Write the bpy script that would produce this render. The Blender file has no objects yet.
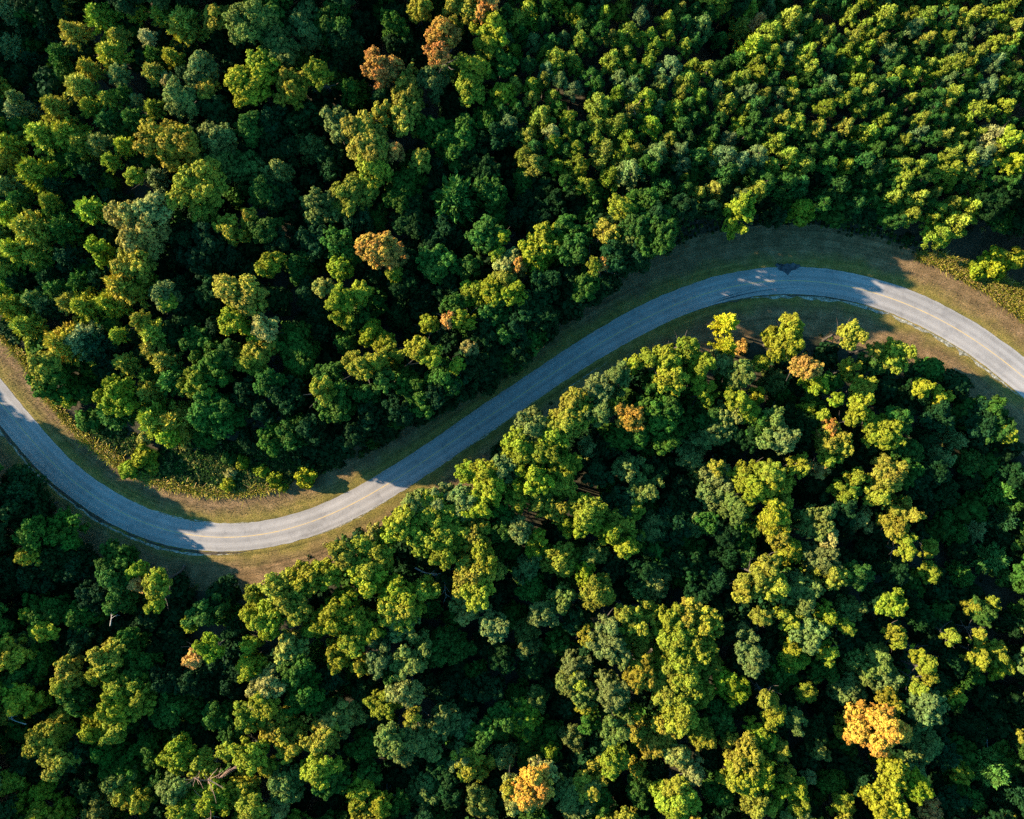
# Survey of the canopy: per tile of the photograph (tile origin in photo pixels, entries in 1/3 px):
# kind letter, x, y, crown radius, foliage class, height class.  Turned into ground positions and metres below.
SURVEY = {
(0, 0): "f30,30,45,t0 f30,140,42,t0 f140,85,32,g0 f75,75,35,g0 f200,30,40,g1 f300,50,45,l2 f215,95,42,o2 f435,105,24,n2 f350,105,28,o1 f480,40,35,y2 f555,80,55,o2 b640,40,38,o2 b740,50,60,t3 f470,175,45,m1 f330,160,42,y2 f515,170,30,y2 f455,215,32,o2 f355,220,26,t2 f265,205,32,o2 f235,255,42,o3 b590,195,45,t2 b570,240,45,g1 b525,280,45,t3 b615,260,32,o2 b500,235,22,n1 b735,240,58,y3 f160,320,38,o3 f40,290,24,t2 f60,335,40,t0 f270,320,32,y2 f370,280,26,m2 f410,300,22,t1 f455,320,30,y2 f320,295,32,y2 f315,360,32,m2 f390,350,32,m2 f120,400,42,y3 f200,400,45,y2 f245,430,48,o2 f300,430,35,t2 f370,435,28,l2 b505,420,78,o3 b640,400,55,t2 b740,370,45,m2 f20,430,40,y2 f30,480,40,o1 f105,520,58,y3 f330,480,26,l2 f225,480,32,m1 b395,520,28,l3 f465,530,36,t1 f270,520,36,g1 f145,605,28,y2 f265,630,42,l2 f100,690,62,o3 f15,640,42,l2 f40,750,42,y2 f200,690,50,m1 f160,640,40,m1 f205,775,42,g1 b290,750,34,l2 b400,690,82,n3 b450,620,46,n3 b590,555,72,o3 b560,700,55,g1 b690,680,42,o2 b640,480,50,t1 b720,500,55,t0 b390,790,48,o2 b620,750,80,g1 b745,640,24,o2 f20,560,40,t1 f170,560,40,g1 f60,600,35,m1 f330,590,35,g0 f360,640,30,m1 f110,775,40,y1 f4,705,34,m1 f22,805,36,y1 f2,780,30,m1 f560,20,30,m1 f400,20,35,y1 f100,180,35,g0 f180,165,35,m1 b640,330,45,g1 b580,330,40,g0",
(256, 0): "b40,30,55,m2 b60,130,60,t2 b150,60,80,t1 b230,40,60,m1 b10,190,40,y2 b175,215,40,y3 b95,250,50,o2 b130,340,50,g1 b260,120,45,g1 b320,75,50,g0 b410,70,42,m2 b430,115,45,g1 b490,15,40,o2 b555,85,45,r3 b545,150,38,r3 b600,20,40,o2 b650,20,40,o2 b690,8,35,r2 b700,80,45,y3 b690,130,40,y3 b650,190,40,y3 b640,255,40,y2 b735,190,40,m2 b740,275,35,y2 b370,210,50,r2 b400,195,35,r1 b350,165,25,r1 b530,235,45,t2 b590,190,35,m1 b455,260,50,o2 b450,340,55,o2 b380,335,30,o2 b240,365,45,t2 b330,420,75,o3 b345,500,45,y3 b410,445,28,r1 b490,470,35,o2 b285,580,60,o2 b20,250,45,g1 b40,350,50,g1 b55,430,60,g1 b55,510,50,t1 b160,440,50,t0 b230,480,50,g0 b15,575,40,m2 b80,600,55,g1 b190,620,50,t1 b25,680,40,m2 b80,720,45,g1 b170,720,45,g1 b120,790,50,m1 b40,790,35,y2 b245,730,45,m2 b365,740,58,r3 b410,760,40,r1 b440,560,60,m1 b460,640,60,g1 b590,420,60,m1 f600,600,75,m2 b530,390,45,m1 b700,350,45,m1 b720,410,45,g1 b640,480,50,g1 b700,570,50,m1 b690,500,40,g1 b540,500,50,g0 b560,700,60,g0 b690,700,45,m2 b740,710,18,l2 b725,755,20,l2 b545,790,50,m2 b640,800,35,m2 b755,790,40,n2 b420,30,40,g1 b390,290,40,g1 b290,270,50,m1 b300,650,50,g0 b520,740,40,g0 b450,790,40,g0 b250,800,35,l2 b410,815,22,y2",
(512, 0): "p50,30,45,y2 p15,60,40,y2 p265,80,30,m3 p390,35,25,t3 p470,50,30,y2 p575,70,40,t3 p620,10,25,y3 p715,20,30,y3 f690,80,35,o2 f740,60,25,r2 f720,140,40,l3 f680,180,35,m2 p350,90,40,y3 p130,170,35,y3 p180,170,28,y2 p300,170,32,y2 p430,130,30,y2 p410,180,25,y2 p480,195,35,t3 p530,235,35,y3 p590,200,30,y3 p520,130,28,y2 p50,185,25,m2 p60,250,35,y2 p185,260,28,t2 p240,220,25,m2 p325,225,20,t2 p360,250,35,t3 p260,310,45,y3 p320,270,25,l2 p400,290,45,y3 p570,280,25,l2 p615,260,30,t2 p490,330,45,y2 p320,365,40,y3 p90,350,50,y3 p120,420,40,y2 p120,385,20,n3 p170,350,25,y2 p210,385,28,m2 p420,370,30,l3 p350,410,40,y3 p280,450,45,o3 p300,520,40,y3 p360,510,45,t3 p445,450,40,t3 p65,480,35,o2 p200,490,35,y2 p225,550,28,y2 p460,560,45,m2 p650,300,35,o2 p740,310,35,m2 p650,460,35,t2 p695,470,35,t2 p745,455,25,t2 p560,470,50,m1 p640,520,50,m1 p600,400,40,m1 p700,230,28,y2 p745,215,28,y2 b335,615,38,y3 b415,665,22,y2 b430,680,45,m3 b470,640,36,m2 b520,620,36,g2 b400,730,40,m2 b400,605,40,m2 b375,665,40,m3 b455,705,45,m3 b440,645,36,g3 b380,770,40,g2 b690,635,48,l1 b600,620,35,g1 b290,690,35,o2 b360,700,38,t2 b390,610,40,g1 b160,680,35,m1 b110,720,50,y2 b70,760,50,y2 b190,745,45,m2 b60,640,60,g0 b120,600,40,g0 b230,695,25,m1 b280,785,22,r1 b245,790,22,y2 b20,800,35,r1 b320,760,55,g2",  # some broadleaf trees here are added to shade the road's upper bend
(768, 0): "p380,590,40,y3 p450,590,40,y3 p440,640,30,y3 p410,490,25,y2 p420,530,22,y2 p515,510,28,y2 p560,500,30,y2 p545,550,25,y2 p600,480,45,y2 p570,670,50,y3 p610,620,40,y3 p525,700,40,l3 p110,490,45,y3 p70,460,30,y2 p100,545,40,m2 p30,420,30,y2 p300,400,45,y2 p290,480,45,m2 p200,560,55,m1 p50,550,55,m1 b110,630,35,l0 b20,640,30,g0 p620,330,50,y3 p690,400,35,n3 p650,460,40,t3 b745,400,30,l3 b750,480,35,l3 b700,590,60,g1 b720,500,40,g1 p180,315,32,y3 p150,380,35,o2 p240,370,28,o2 p65,60,50,y3 p15,90,35,y3 p125,150,30,y2 p185,90,30,y2 p360,40,45,y3 p300,70,25,y2 p255,35,30,y2 p300,140,30,y2 p395,210,20,y2 p440,220,30,y2 p435,290,25,o2 p490,35,30,y3 p545,110,25,y2 p620,35,35,y3 p560,190,40,y3 p570,270,30,y3 p640,150,30,o3 p670,250,35,t3 p720,20,35,y3 p745,75,30,o2 p235,290,22,y2 s645,800,30,l2 s685,790,36,v2 s700,770,26,y2 s755,775,30,y2 s420,715,14,g1",
(0, 273): "f30,100,50,y2 f80,160,45,y2 f10,60,40,l1 f100,80,35,t1 f195,90,30,o2 f255,100,45,y2 f330,90,45,y2 f370,40,55,o3 b400,50,25,y2 b480,60,40,t2 b495,85,25,y2 b410,135,30,y3 f460,180,50,y3 f455,220,45,o2 f490,260,45,o2 f350,185,30,l2 f370,270,35,o2 f190,210,55,o3 f235,200,50,t3 f300,220,60,g0 b120,280,50,o2 b150,330,55,m1 s95,235,15,l1 s270,285,28,y2 f445,310,38,m1 b335,370,52,l2 f340,420,50,m2 f510,320,40,m2 f445,360,45,o2 f470,440,60,y2 f530,450,60,o1 b710,60,60,o3 b700,140,45,y3 b620,50,50,g1 b570,140,50,g0 b590,200,45,m1 b630,270,50,m2 b580,330,48,y2 b680,250,40,m2 b740,260,45,y2 b630,420,60,m2 b680,420,50,m1 b610,485,40,m0 b495,482,32,l1 b740,360,50,g1 b640,160,35,g1 b760,180,25,l2 s205,370,30,l1 s260,440,32,m0 s430,498,22,n2 s430,550,32,y2 s385,590,24,l2 s455,585,18,y2 s685,555,18,m1 s725,570,18,y1 s690,605,14,n1 s680,635,17,y2 b740,500,36,g0 f150,100,40,g1 f170,50,35,m1 f560,40,50,g0 f60,30,40,g0 f240,30,45,m1 f150,20,40,g0 f300,20,45,g0 b540,80,40,g0 b430,20,35,y1 b520,170,40,g0 b30,660,60,g1 b30,730,60,g1 b80,790,40,m2 b180,780,45,m1 b110,700,40,g0",
(256, 273): "b200,45,28,n2 b250,95,42,y3 b225,80,15,l2 b305,60,35,l2 b415,10,22,l2 b440,30,40,g1 b60,80,40,g1 b20,165,34,n3 b10,230,35,o2 b110,220,60,m1 b30,330,40,m1 b220,300,40,m1 b195,350,32,y3 b240,385,55,m1 b340,180,40,y2 b380,210,30,y2 b300,275,38,y3 b350,265,30,y2 b380,320,35,m2 b270,200,35,m1 b400,250,35,o1 b485,225,40,o3 b525,250,28,l3 b460,340,40,m1 b520,150,28,y3 b575,140,18,r1 b600,100,45,m2 b650,60,40,y2 b620,140,30,y2 b600,280,24,l2 b640,230,20,n1 b560,320,50,m1 b540,360,40,g1 b480,380,45,m1 b610,330,45,g1 b650,280,40,g1 b710,50,45,y3 b740,20,40,o3 b720,110,50,m1 b680,180,45,g1 b750,180,35,m1 b430,130,45,g0 b300,130,45,m1 b160,60,40,g1 b500,60,40,g0 b570,40,50,g1 b110,480,50,m0 b160,470,35,g0 b40,500,40,m0 b20,420,35,g0 b90,370,50,g0 b290,480,40,g0 s350,505,20,m0 s148,615,28,v3 s15,595,18,l1 s55,620,20,y1 s80,645,12,y1 b350,420,55,g0 b430,400,45,g1 b330,370,40,m1 b635,600,32,l2 b690,600,40,y3 b750,590,40,t3 b700,640,45,y3 b620,690,50,t3 b540,720,60,y3 b480,700,45,t3 b540,680,40,t3 b670,690,45,y3 b440,750,45,y3 b400,780,35,l2 b350,790,30,n2 b580,780,60,y3 b720,700,40,m2 b740,760,50,m2 b500,800,50,y3 b650,780,50,o2 b260,815,20,m1",
(512, 273): "b5,60,40,y2 b50,100,50,g1 b100,130,35,g1 b100,30,50,g1 b220,35,40,m1 b10,160,40,g1 b30,230,35,g0 b260,350,42,t3 b320,320,40,t2 b370,270,26,l2 b420,250,30,y3 b470,250,38,y3 b480,310,40,y3 b430,330,35,m2 b530,225,38,y3 b525,260,35,o2 b575,270,38,y3 b560,310,30,y2 f645,150,40,v3 f645,220,30,v3 s690,225,22,r1 b640,270,35,t2 b690,300,40,t3 b750,270,25,y1 b190,400,50,o3 b160,450,45,o3 b215,430,40,y3 b290,385,22,o2 b60,460,50,t3 b120,490,55,y3 b30,520,55,y3 b80,540,60,y3 b360,430,45,q3 b430,430,70,m2 b390,480,40,m2 b480,400,40,m2 b465,500,40,m2 b520,460,45,m1 b260,420,35,t3 b320,490,45,m1 b280,520,40,g0 b230,530,35,n0 b590,360,30,y2 b590,430,45,m1 b685,380,30,y3 b650,440,45,t1 b740,370,30,y2 b720,420,25,l2 b650,330,35,m1 b755,460,35,m2 b600,480,45,t1 b700,480,45,g1 b540,540,45,t1 b160,590,50,y2 b150,640,45,y2 b60,620,50,y3 b100,620,40,y2 b20,680,40,y2 b90,690,40,o2 b130,710,40,o2 b350,590,50,t1 b240,600,45,g1 b400,640,50,t1 b330,690,50,g1 b230,720,55,y3 b200,760,45,y2 b325,745,40,y2 b290,780,35,y2 b25,775,40,t3 b75,800,30,y2 b370,710,25,y1 b420,760,50,t0 b350,800,45,o1 b620,600,45,t1 b620,585,22,o2 b560,620,40,t0 b600,680,50,t1 b650,640,45,t1 b700,600,35,y2 b740,590,25,y2 b730,650,40,y3 b680,710,40,t2 b720,690,25,y2 b600,750,40,m1 b560,750,40,t0 b500,640,45,g0 b490,700,45,g0 b440,580,45,g0 b480,760,50,g0 b650,780,40,g1 b760,760,25,y2 b700,780,45,m1 b550,690,35,g0",
(768, 273): "b80,150,28,y3 b60,200,55,y3 b125,280,45,q3 b160,185,15,y1 b260,185,40,o3 b330,230,22,o2 b315,270,30,m1 b395,245,45,y2 b350,260,30,o1 b250,290,30,o1 b20,320,45,t0 b150,330,35,l2 b200,330,30,m1 b215,380,22,l2 b290,350,40,o2 b290,400,35,y3 b260,440,18,y2 b305,430,18,y2 b25,440,40,t3 b55,500,40,t3 b10,500,30,t3 b150,440,45,l1 b190,465,30,r1 b205,510,50,o2 b195,560,25,y2 b100,450,50,g1 b360,470,50,y2 b400,440,40,m2 b470,345,30,y1 b525,370,28,y1 b540,340,15,y2 b580,355,15,y2 b500,420,55,g1 f560,500,40,t0 b680,400,35,m0 b728,478,25,y1 b705,462,40,m0 b650,450,50,g0 b620,570,45,m0 f680,650,55,m0 b740,700,40,m0 b515,550,45,t0 b480,500,40,g0 b430,540,40,m1 b100,580,30,y2 b155,590,28,r0 b20,640,55,y2 b20,600,30,y3 b40,690,40,o2 b30,740,40,y3 b40,790,35,o2 b280,615,30,y2 b235,660,30,y2 b255,640,35,m1 b370,610,45,o2 b345,665,35,y2 b400,670,10,r1 b410,710,35,o2 b450,730,22,o3 b390,760,40,o2 b425,800,20,y2 b160,750,50,t2 b120,740,35,t1 b220,700,45,g1 b190,800,35,n2 b290,740,35,n0 b450,640,45,g1 b510,600,40,g1 b530,660,45,g0 b470,690,40,g0 b520,760,50,m0 f620,770,45,t0 f560,780,40,m0 b740,610,40,g0 b600,620,40,g0 f690,740,50,g0 b310,500,45,g0 b110,520,35,g0 b140,640,40,g0 b430,350,40,g0 b420,600,40,m1 b380,550,40,m0",
(0, 546): "b70,35,30,y2 b30,60,45,g0 b40,120,40,g0 b100,90,50,g0 b160,40,50,g0 b220,60,45,g0 b340,40,45,m0 b330,100,55,m1 b400,80,25,l1 b410,120,25,r0 b460,120,35,y2 b455,170,25,y2 b470,100,20,y2 b110,200,45,m1 b75,210,22,y2 b115,255,35,y2 b150,200,40,m1 b230,215,45,m0 b350,170,40,m1 b415,215,12,y2 b500,250,14,y2 b560,235,30,l1 b610,200,45,m1 b620,310,40,l3 b575,345,26,r2 b15,330,45,o2 b60,300,35,t1 b120,350,45,m0 b190,390,50,o2 b175,420,30,o2 b310,340,50,o2 b300,390,45,y2 b370,310,55,m1 b400,370,50,m1 b345,440,40,y2 b330,500,50,y3 b410,480,40,y2 b410,425,28,y2 b230,460,50,m1 b60,465,45,y2 b30,480,25,l2 b510,480,60,m1 b490,410,50,g1 b570,420,45,g1 b145,580,60,o2 b110,590,40,o3 b165,650,50,o2 b270,560,50,y2 b330,565,35,y2 b300,620,50,m1 b220,630,45,g1 b20,720,40,y1 b60,640,45,g0 b120,740,32,l1 b380,660,70,m0 b350,720,50,t1 b450,610,55,m0 b380,750,40,y1 b410,775,30,y2 b180,800,35,l1 b110,810,35,y2 b60,780,35,y1 b280,790,35,t1 b520,640,45,y2 b590,660,40,y2 b510,735,45,t3 b610,740,50,y2 b550,800,45,y3 b640,770,50,y3 b720,740,45,o2 b750,800,40,y3 b680,620,30,y2 b740,640,45,y3 b740,520,40,y3 b760,460,25,n3 b640,520,40,m1 b690,570,40,m1 b750,150,30,y2 b745,215,30,y2 b745,300,25,l2 b740,370,40,y2 b660,150,45,g0 b700,260,35,g0 b690,420,50,g0 b550,560,45,g0 b250,290,45,g0 b280,150,45,g0 b30,400,40,m1 b100,410,30,g0 b250,720,50,g0 b470,720,45,m0",
(256, 546): "b70,130,50,o3 b150,95,50,y3 b210,90,40,y3 b250,25,40,o3 b340,40,60,y3 b350,110,55,y3 b110,185,50,o3 b30,220,45,y3 b35,260,30,l3 b230,210,55,y3 b270,160,35,y3 b170,250,40,y2 b100,310,45,n2 b110,370,50,m2 b140,450,55,m2 b30,420,50,n3 b20,480,40,y3 b55,550,55,o2 b100,600,45,o2 b430,150,40,y3 b420,200,55,o3 b430,240,50,t2 b310,230,40,y3 b290,290,45,y3 b350,250,40,y3 b365,340,40,t3 b310,360,35,o2 b240,330,40,y2 b205,350,15,r1 b460,340,50,t3 b420,370,40,m2 b405,395,30,m2 b480,190,25,y2 b510,135,35,y2 b560,30,40,y3 b650,90,55,o3 b680,50,50,y3 b665,140,45,y3 b720,80,30,o2 b640,180,50,n1 b715,245,40,t2 b560,285,40,m1 b600,320,45,m1 b525,335,35,m1 b740,340,45,g1 b440,450,50,n3 b380,480,40,y2 b465,520,25,o3 b400,590,40,t3 b470,590,45,t2 b440,630,40,t2 b560,530,45,t1 b520,600,45,t1 b320,610,45,m1 b240,530,50,n1 b280,510,40,n0 b190,590,55,o2 b185,680,45,y3 b220,710,50,m2 b90,720,60,t2 b60,790,35,n2 b30,670,30,y2 b310,740,35,y2 b330,700,35,m1 b370,790,30,y2 b300,790,25,y2 b430,790,40,m1 b680,570,40,m1 b650,660,45,o1 b610,640,35,t1 b620,690,20,y1 b670,780,50,t1 b500,740,55,t0 b580,760,45,g0 b560,680,50,g0 b750,510,45,m1 b755,740,20,o3 b700,430,40,g0 b640,440,40,g0 b560,440,45,g0 b620,540,40,t0 b250,610,30,g0 b220,400,40,g0 b330,440,40,g0 b200,470,50,m0 b740,640,40,t0",
(512, 546): "b75,15,25,l1 b150,45,50,o2 b220,90,32,l2 b260,145,46,o3 b250,30,40,t1 b345,10,30,y2 b45,70,40,t1 b60,130,45,m1 b150,160,40,t1 b90,215,45,t2 b40,260,40,t0 b165,260,12,y2 b200,225,45,g1 b380,225,50,o3 b345,215,30,o3 b395,210,15,r2 b295,300,50,t3 b290,250,30,t3 b320,330,35,t3 b230,275,28,o2 b380,290,45,o1 b480,230,45,y3 b540,220,50,o3 b590,240,45,o3 b500,290,50,y3 b570,300,50,o3 b590,350,45,o2 b520,350,50,y3 b450,360,40,y2 b400,390,50,o3 b370,410,35,o3 b530,400,40,y3 b470,430,50,o3 b530,470,55,y3 b570,440,40,y2 b510,520,50,y3 b460,560,45,o2 b580,570,45,y2 b430,600,45,o2 b390,560,40,o1 b305,445,45,t3 b290,410,30,t2 b315,545,48,t3 b365,505,25,y2 b310,660,42,l3 b190,370,50,t1 b200,410,25,y1 b220,450,40,t1 b170,420,40,t1 b220,490,30,y1 b235,540,25,m1 b110,590,55,m0 b115,620,18,l1 b25,520,50,l0 b70,460,40,t0 b45,560,40,m0 b60,370,40,g0 b50,310,40,t0 b180,580,40,t0 b500,640,40,n2 b550,690,35,n2 b500,780,55,y3 b495,740,30,y3 b60,740,60,q3 b20,760,45,n3 b95,690,35,n3 b200,770,60,t2 b230,720,50,o2 b250,780,45,m1 b670,430,45,l2 b640,410,35,l2 b710,310,45,t3 b740,360,40,t3 b710,140,35,o3 b740,110,40,o3 b760,80,25,o3 b755,220,25,o2 b765,470,20,o3 b750,570,35,l2 b700,640,60,o3 b720,700,60,y3 b680,710,45,y3 b630,740,55,m1 b740,790,40,o3 b640,260,45,g0 b380,670,25,o0 b390,740,45,m0 b620,520,50,m1 b600,640,40,g0 b300,60,45,g0 b390,60,45,g0 b440,100,50,t0 b480,40,50,g0 b550,60,50,g0 b620,100,45,g0 b560,140,45,g0 b400,130,45,t0 b660,30,45,g0 b710,30,35,m0",
(768, 546): "b70,20,45,y2 b10,70,35,o3 b30,130,35,y3 b170,30,50,t2 b190,90,45,o2 b110,150,50,t2 b80,120,35,t2 b75,215,35,y2 b130,270,48,t2 b185,215,30,y2 b245,250,18,y2 b85,345,40,l1 b75,320,28,y2 b190,330,28,y2 b170,370,40,m0 b250,190,40,t0 b275,90,38,m2 b380,175,38,l2 b340,160,40,g1 b425,15,25,y2 b490,10,20,y1 b490,80,30,y1 b440,105,15,y1 b390,80,40,g1 f580,90,45,m0 f680,40,50,m0 b675,180,25,y1 b650,200,40,m1 b620,190,20,y1 b720,100,25,m0 b390,270,30,y2 b400,290,22,y2 b505,265,15,y2 b560,280,20,y2 b605,275,15,y2 b640,275,18,y2 b460,330,20,y2 b485,360,25,y3 b495,400,25,y3 b460,430,20,y2 b690,310,28,y2 b700,340,25,y2 b640,340,30,y2 b730,370,22,y2 b690,385,22,y2 b620,400,35,m1 b320,360,70,t1 b250,430,45,t0 b350,400,50,t1 b120,450,30,y1 b10,470,30,o3 b75,530,35,t2 b20,520,35,y2 b45,620,28,o2 b10,600,25,l2 b160,620,30,t1 b380,480,35,o2 b490,490,48,t3 b345,560,70,q3 b250,555,35,o1 b385,690,45,y3 b360,775,55,y3 b460,730,45,l3 b430,690,35,t1 b500,802,30,r1 b590,690,30,y1 f660,670,55,m0 b575,460,20,y1 b560,460,40,m0 b60,690,28,y2 b90,740,35,y2 b40,740,35,y2 b15,780,30,o2 b90,800,30,y2 b125,700,20,n0 b200,720,45,m0 b300,730,40,g0 b620,780,35,m0 f740,740,60,g0 b560,790,45,g0 b470,600,50,t0 b600,540,40,g0 f520,620,50,g0 b730,240,40,g0 b470,220,40,g0 b570,350,40,g0 b180,480,40,g0 b150,560,40,g0 b230,790,30,y1",
}
import bpy, math, random
import numpy as np
from mathutils import Vector

random.seed(11)
RNG = np.random.default_rng(11)
sc = bpy.context.scene
COL = sc.collection

# ------------------------------------------------------------------ camera, scale
S = 0.2                      # metres per photo pixel on the ground
LENS = 28.0
H = 1024 * S * LENS / 36.0   # flying height of the camera, about 159 m
EXPOSURE = 1.92
ELEV = math.radians(21.5)
SUN_XY = (-0.956, 0.29)      # horizontal direction towards the sun
SUN_STRENGTH, SKY_STRENGTH = 5.0, 0.115

def gpt(px, py):
    """A pixel of a straight-down survey as ground metres."""
    return ((px - 512.0) * S, (409.5 - py) * S)

def place_on(px, py, hc):
    """As place(), on the uneven ground: also returns the ground height."""
    zg = 0.0
    for _ in range(4):
        x, y = place(px, py, hc + zg)
        zg = float(ground_z(np.array([x]), np.array([y]))[0])
    return x, y, zg

def place(px, py, hc):
    """Ground position of a tree whose crown, hc metres up, is seen at that pixel."""
    k = (H - hc) / H
    x, y = gpt(px, py)
    return x * k, y * k

cam_d = bpy.data.cameras.new("camera")
cam = bpy.data.objects.new("camera", cam_d)
COL.objects.link(cam)
cam.location = (0, 0, H)
cam_d.lens = LENS
cam_d.sensor_width = 36
cam_d.clip_end = 12000
cam_d.clip_start = 1
sc.camera = cam

# ------------------------------------------------------------------ light
w = bpy.data.worlds.new("World"); sc.world = w; w.use_nodes = True
nt = w.node_tree; nt.nodes.clear()
sky = nt.nodes.new("ShaderNodeTexSky"); sky.sky_type = 'NISHITA'; sky.sun_disc = False
sky.sun_elevation = ELEV
sky.sun_rotation = math.atan2(SUN_XY[0], SUN_XY[1]) % (2 * math.pi)
sky.air_density = 1.0; sky.dust_density = 0.2; sky.ozone_density = 1.0
bg = nt.nodes.new("ShaderNodeBackground"); bg.inputs[1].default_value = SKY_STRENGTH
wo = nt.nodes.new("ShaderNodeOutputWorld")
tint = nt.nodes.new("ShaderNodeHueSaturation")      # the photograph's cool white balance
tint.inputs["Saturation"].default_value = 1.42; tint.inputs["Hue"].default_value = 0.483
nt.links.new(sky.outputs[0], tint.inputs["Color"]); nt.links.new(tint.outputs[0], bg.inputs[0]); nt.links.new(bg.outputs[0], wo.inputs[0])
sun_d = bpy.data.lights.new("sun", 'SUN'); sun_d.energy = SUN_STRENGTH; sun_d.angle = math.radians(0.7)
sun_d.color = (1.0, 0.81, 0.57)
sun = bpy.data.objects.new("sun", sun_d); COL.objects.link(sun)
n = math.hypot(*SUN_XY)
dv = Vector((-SUN_XY[0] / n * math.cos(ELEV), -SUN_XY[1] / n * math.cos(ELEV), -math.sin(ELEV)))
sun.rotation_euler = dv.to_track_quat('-Z', 'Y').to_euler()
sun.location = (-60, 20, 60)
vs = sc.view_settings
vs.view_transform = 'Standard'; vs.look = 'None'; vs.gamma = 1; vs.exposure = EXPOSURE
try: vs.use_curve_mapping = False
except Exception: pass
sc.render.engine = 'CYCLES'
cy = sc.cycles
cy.max_bounces = 5; cy.diffuse_bounces = 2; cy.glossy_bounces = 1; cy.transmission_bounces = 3; cy.transparent_max_bounces = 4
cy.caustics_reflective = False; cy.caustics_refractive = False
cy.use_denoising = False

# ------------------------------------------------------------------ materials
def new_mat(name):
    m = bpy.data.materials.new(name); m.use_nodes = True
    t = m.node_tree; t.nodes.clear()
    out = t.nodes.new("ShaderNodeOutputMaterial")
    return m, t, out

def N(t, kind, **kw):
    nd = t.nodes.new(kind)
    for k, v in kw.items(): setattr(nd, k, v)
    return nd

def leaf_material(name, source, tr=0.08, var=0.5, hue=0.02):
    """Matt leaves; the hue comes from the tree (object colour) or, in mixed undergrowth, from each plant."""
    m, t, out = new_mat(name)
    L = t.links.new
    if source == 'object':
        src = N(t, "ShaderNodeObjectInfo").outputs["Color"]
    else:
        src = N(t, "ShaderNodeAttribute", attribute_name="plant_colour").outputs["Color"]
    tone = N(t, "ShaderNodeAttribute", attribute_name="tone")
    mp = N(t, "ShaderNodeMapRange"); mp.inputs[3].default_value = 1 - var; mp.inputs[4].default_value = 1 + var
    L(tone.outputs["Fac"], mp.inputs[0])
    hm = N(t, "ShaderNodeMapRange"); hm.inputs[3].default_value = 0.5 - hue; hm.inputs[4].default_value = 0.5 + hue * 0.6
    tone2 = N(t, "ShaderNodeAttribute", attribute_name="age")
    L(tone2.outputs["Fac"], hm.inputs[0])
    hs = N(t, "ShaderNodeHueSaturation")
    L(hm.outputs[0], hs.inputs["Hue"]); L(mp.outputs[0], hs.inputs["Value"]); L(src, hs.inputs["Color"])
    pb = N(t, "ShaderNodeBsdfPrincipled"); pb.inputs["Roughness"].default_value = 0.7
    pb.inputs["Specular IOR Level"].default_value = 0.06
    L(hs.outputs[0], pb.inputs["Base Color"])
    tl = N(t, "ShaderNodeBsdfTranslucent")
    h2 = N(t, "ShaderNodeHueSaturation"); h2.inputs["Hue"].default_value = 0.5; h2.inputs["Saturation"].default_value = 1.1
    h2.inputs["Value"].default_value = 1.1
    L(hs.outputs[0], h2.inputs["Color"]); L(h2.outputs[0], tl.inputs[0])
    mx = N(t, "ShaderNodeMixShader"); mx.inputs[0].default_value = tr
    L(pb.outputs[0], mx.inputs[1]); L(tl.outputs[0], mx.inputs[2]); L(mx.outputs[0], out.inputs[0])
    return m

LEAF = leaf_material("leaf_canopy", 'object')
NEEDLE = leaf_material("needle_foliage", 'object', tr=0.08)
UNDER = leaf_material("undergrowth_leaves", 'attr')

def noise_ramp(t, scale, detail, stops, vec=None, rough=0.6):
    nz = N(t, "ShaderNodeTexNoise"); nz.inputs["Scale"].default_value = scale; nz.inputs["Detail"].default_value = detail
    nz.inputs["Roughness"].default_value = rough
    if vec is not None: t.links.new(vec, nz.inputs["Vector"])
    rp = N(t, "ShaderNodeValToRGB"); e = rp.color_ramp.elements
    while len(e) > len(stops): e.remove(e[-1])
    while len(e) < len(stops): e.new(0.5)
    for el, (p, c) in zip(e, stops): el.position = p; el.color = (*c, 1)
    t.links.new(nz.outputs["Fac"], rp.inputs[0])
    return nz, rp

def mixc(t, fac, a, b, mode='MIX'):
    m = N(t, "ShaderNodeMix", data_type='RGBA', blend_type=mode)
    for sock, v in ((m.inputs[0], fac), (m.inputs[6], a), (m.inputs[7], b)):
        if isinstance(v, (int, float)): sock.default_value = v
        elif isinstance(v, tuple): sock.default_value = (*v, 1)
        else: t.links.new(v, sock)
    return m.outputs[2]

def rough_mat(name, build, bump=0.0, bscale=6.0, rough=0.9):
    m, t, out = new_mat(name)
    pb = N(t, "ShaderNodeBsdfPrincipled"); pb.inputs["Roughness"].default_value = rough
    pb.inputs["Specular IOR Level"].default_value = 0.2
    geo = N(t, "ShaderNodeNewGeometry")
    t.links.new(build(t, geo.outputs["Position"]), pb.inputs["Base Color"])
    if bump:
        nz = N(t, "ShaderNodeTexNoise"); nz.inputs["Scale"].default_value = bscale; nz.inputs["Detail"].default_value = 4
        t.links.new(geo.outputs["Position"], nz.inputs["Vector"])
        bp = N(t, "ShaderNodeBump"); bp.inputs["Strength"].default_value = bump; bp.inputs["Distance"].default_value = 0.2
        t.links.new(nz.outputs["Fac"], bp.inputs["Height"]); t.links.new(bp.outputs[0], pb.inputs["Normal"])
    t.links.new(pb.outputs[0], out.inputs[0])
    return m

def b_floor(t, pos):
    _, a = noise_ramp(t, 0.35, 6, [(0.3, (0.022, 0.028, 0.014)), (0.55, (0.05, 0.042, 0.024)), (0.75, (0.085, 0.066, 0.04))], pos)
    _, b = noise_ramp(t, 3.0, 4, [(0.35, (0.55, 0.55, 0.55)), (0.7, (1.25, 1.25, 1.25))], pos)
    return mixc(t, 1.0, a.outputs[0], b.outputs[0], 'MULTIPLY')
FLOOR = rough_mat("forest_floor_litter", b_floor, 0.6, 2.5)

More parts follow.
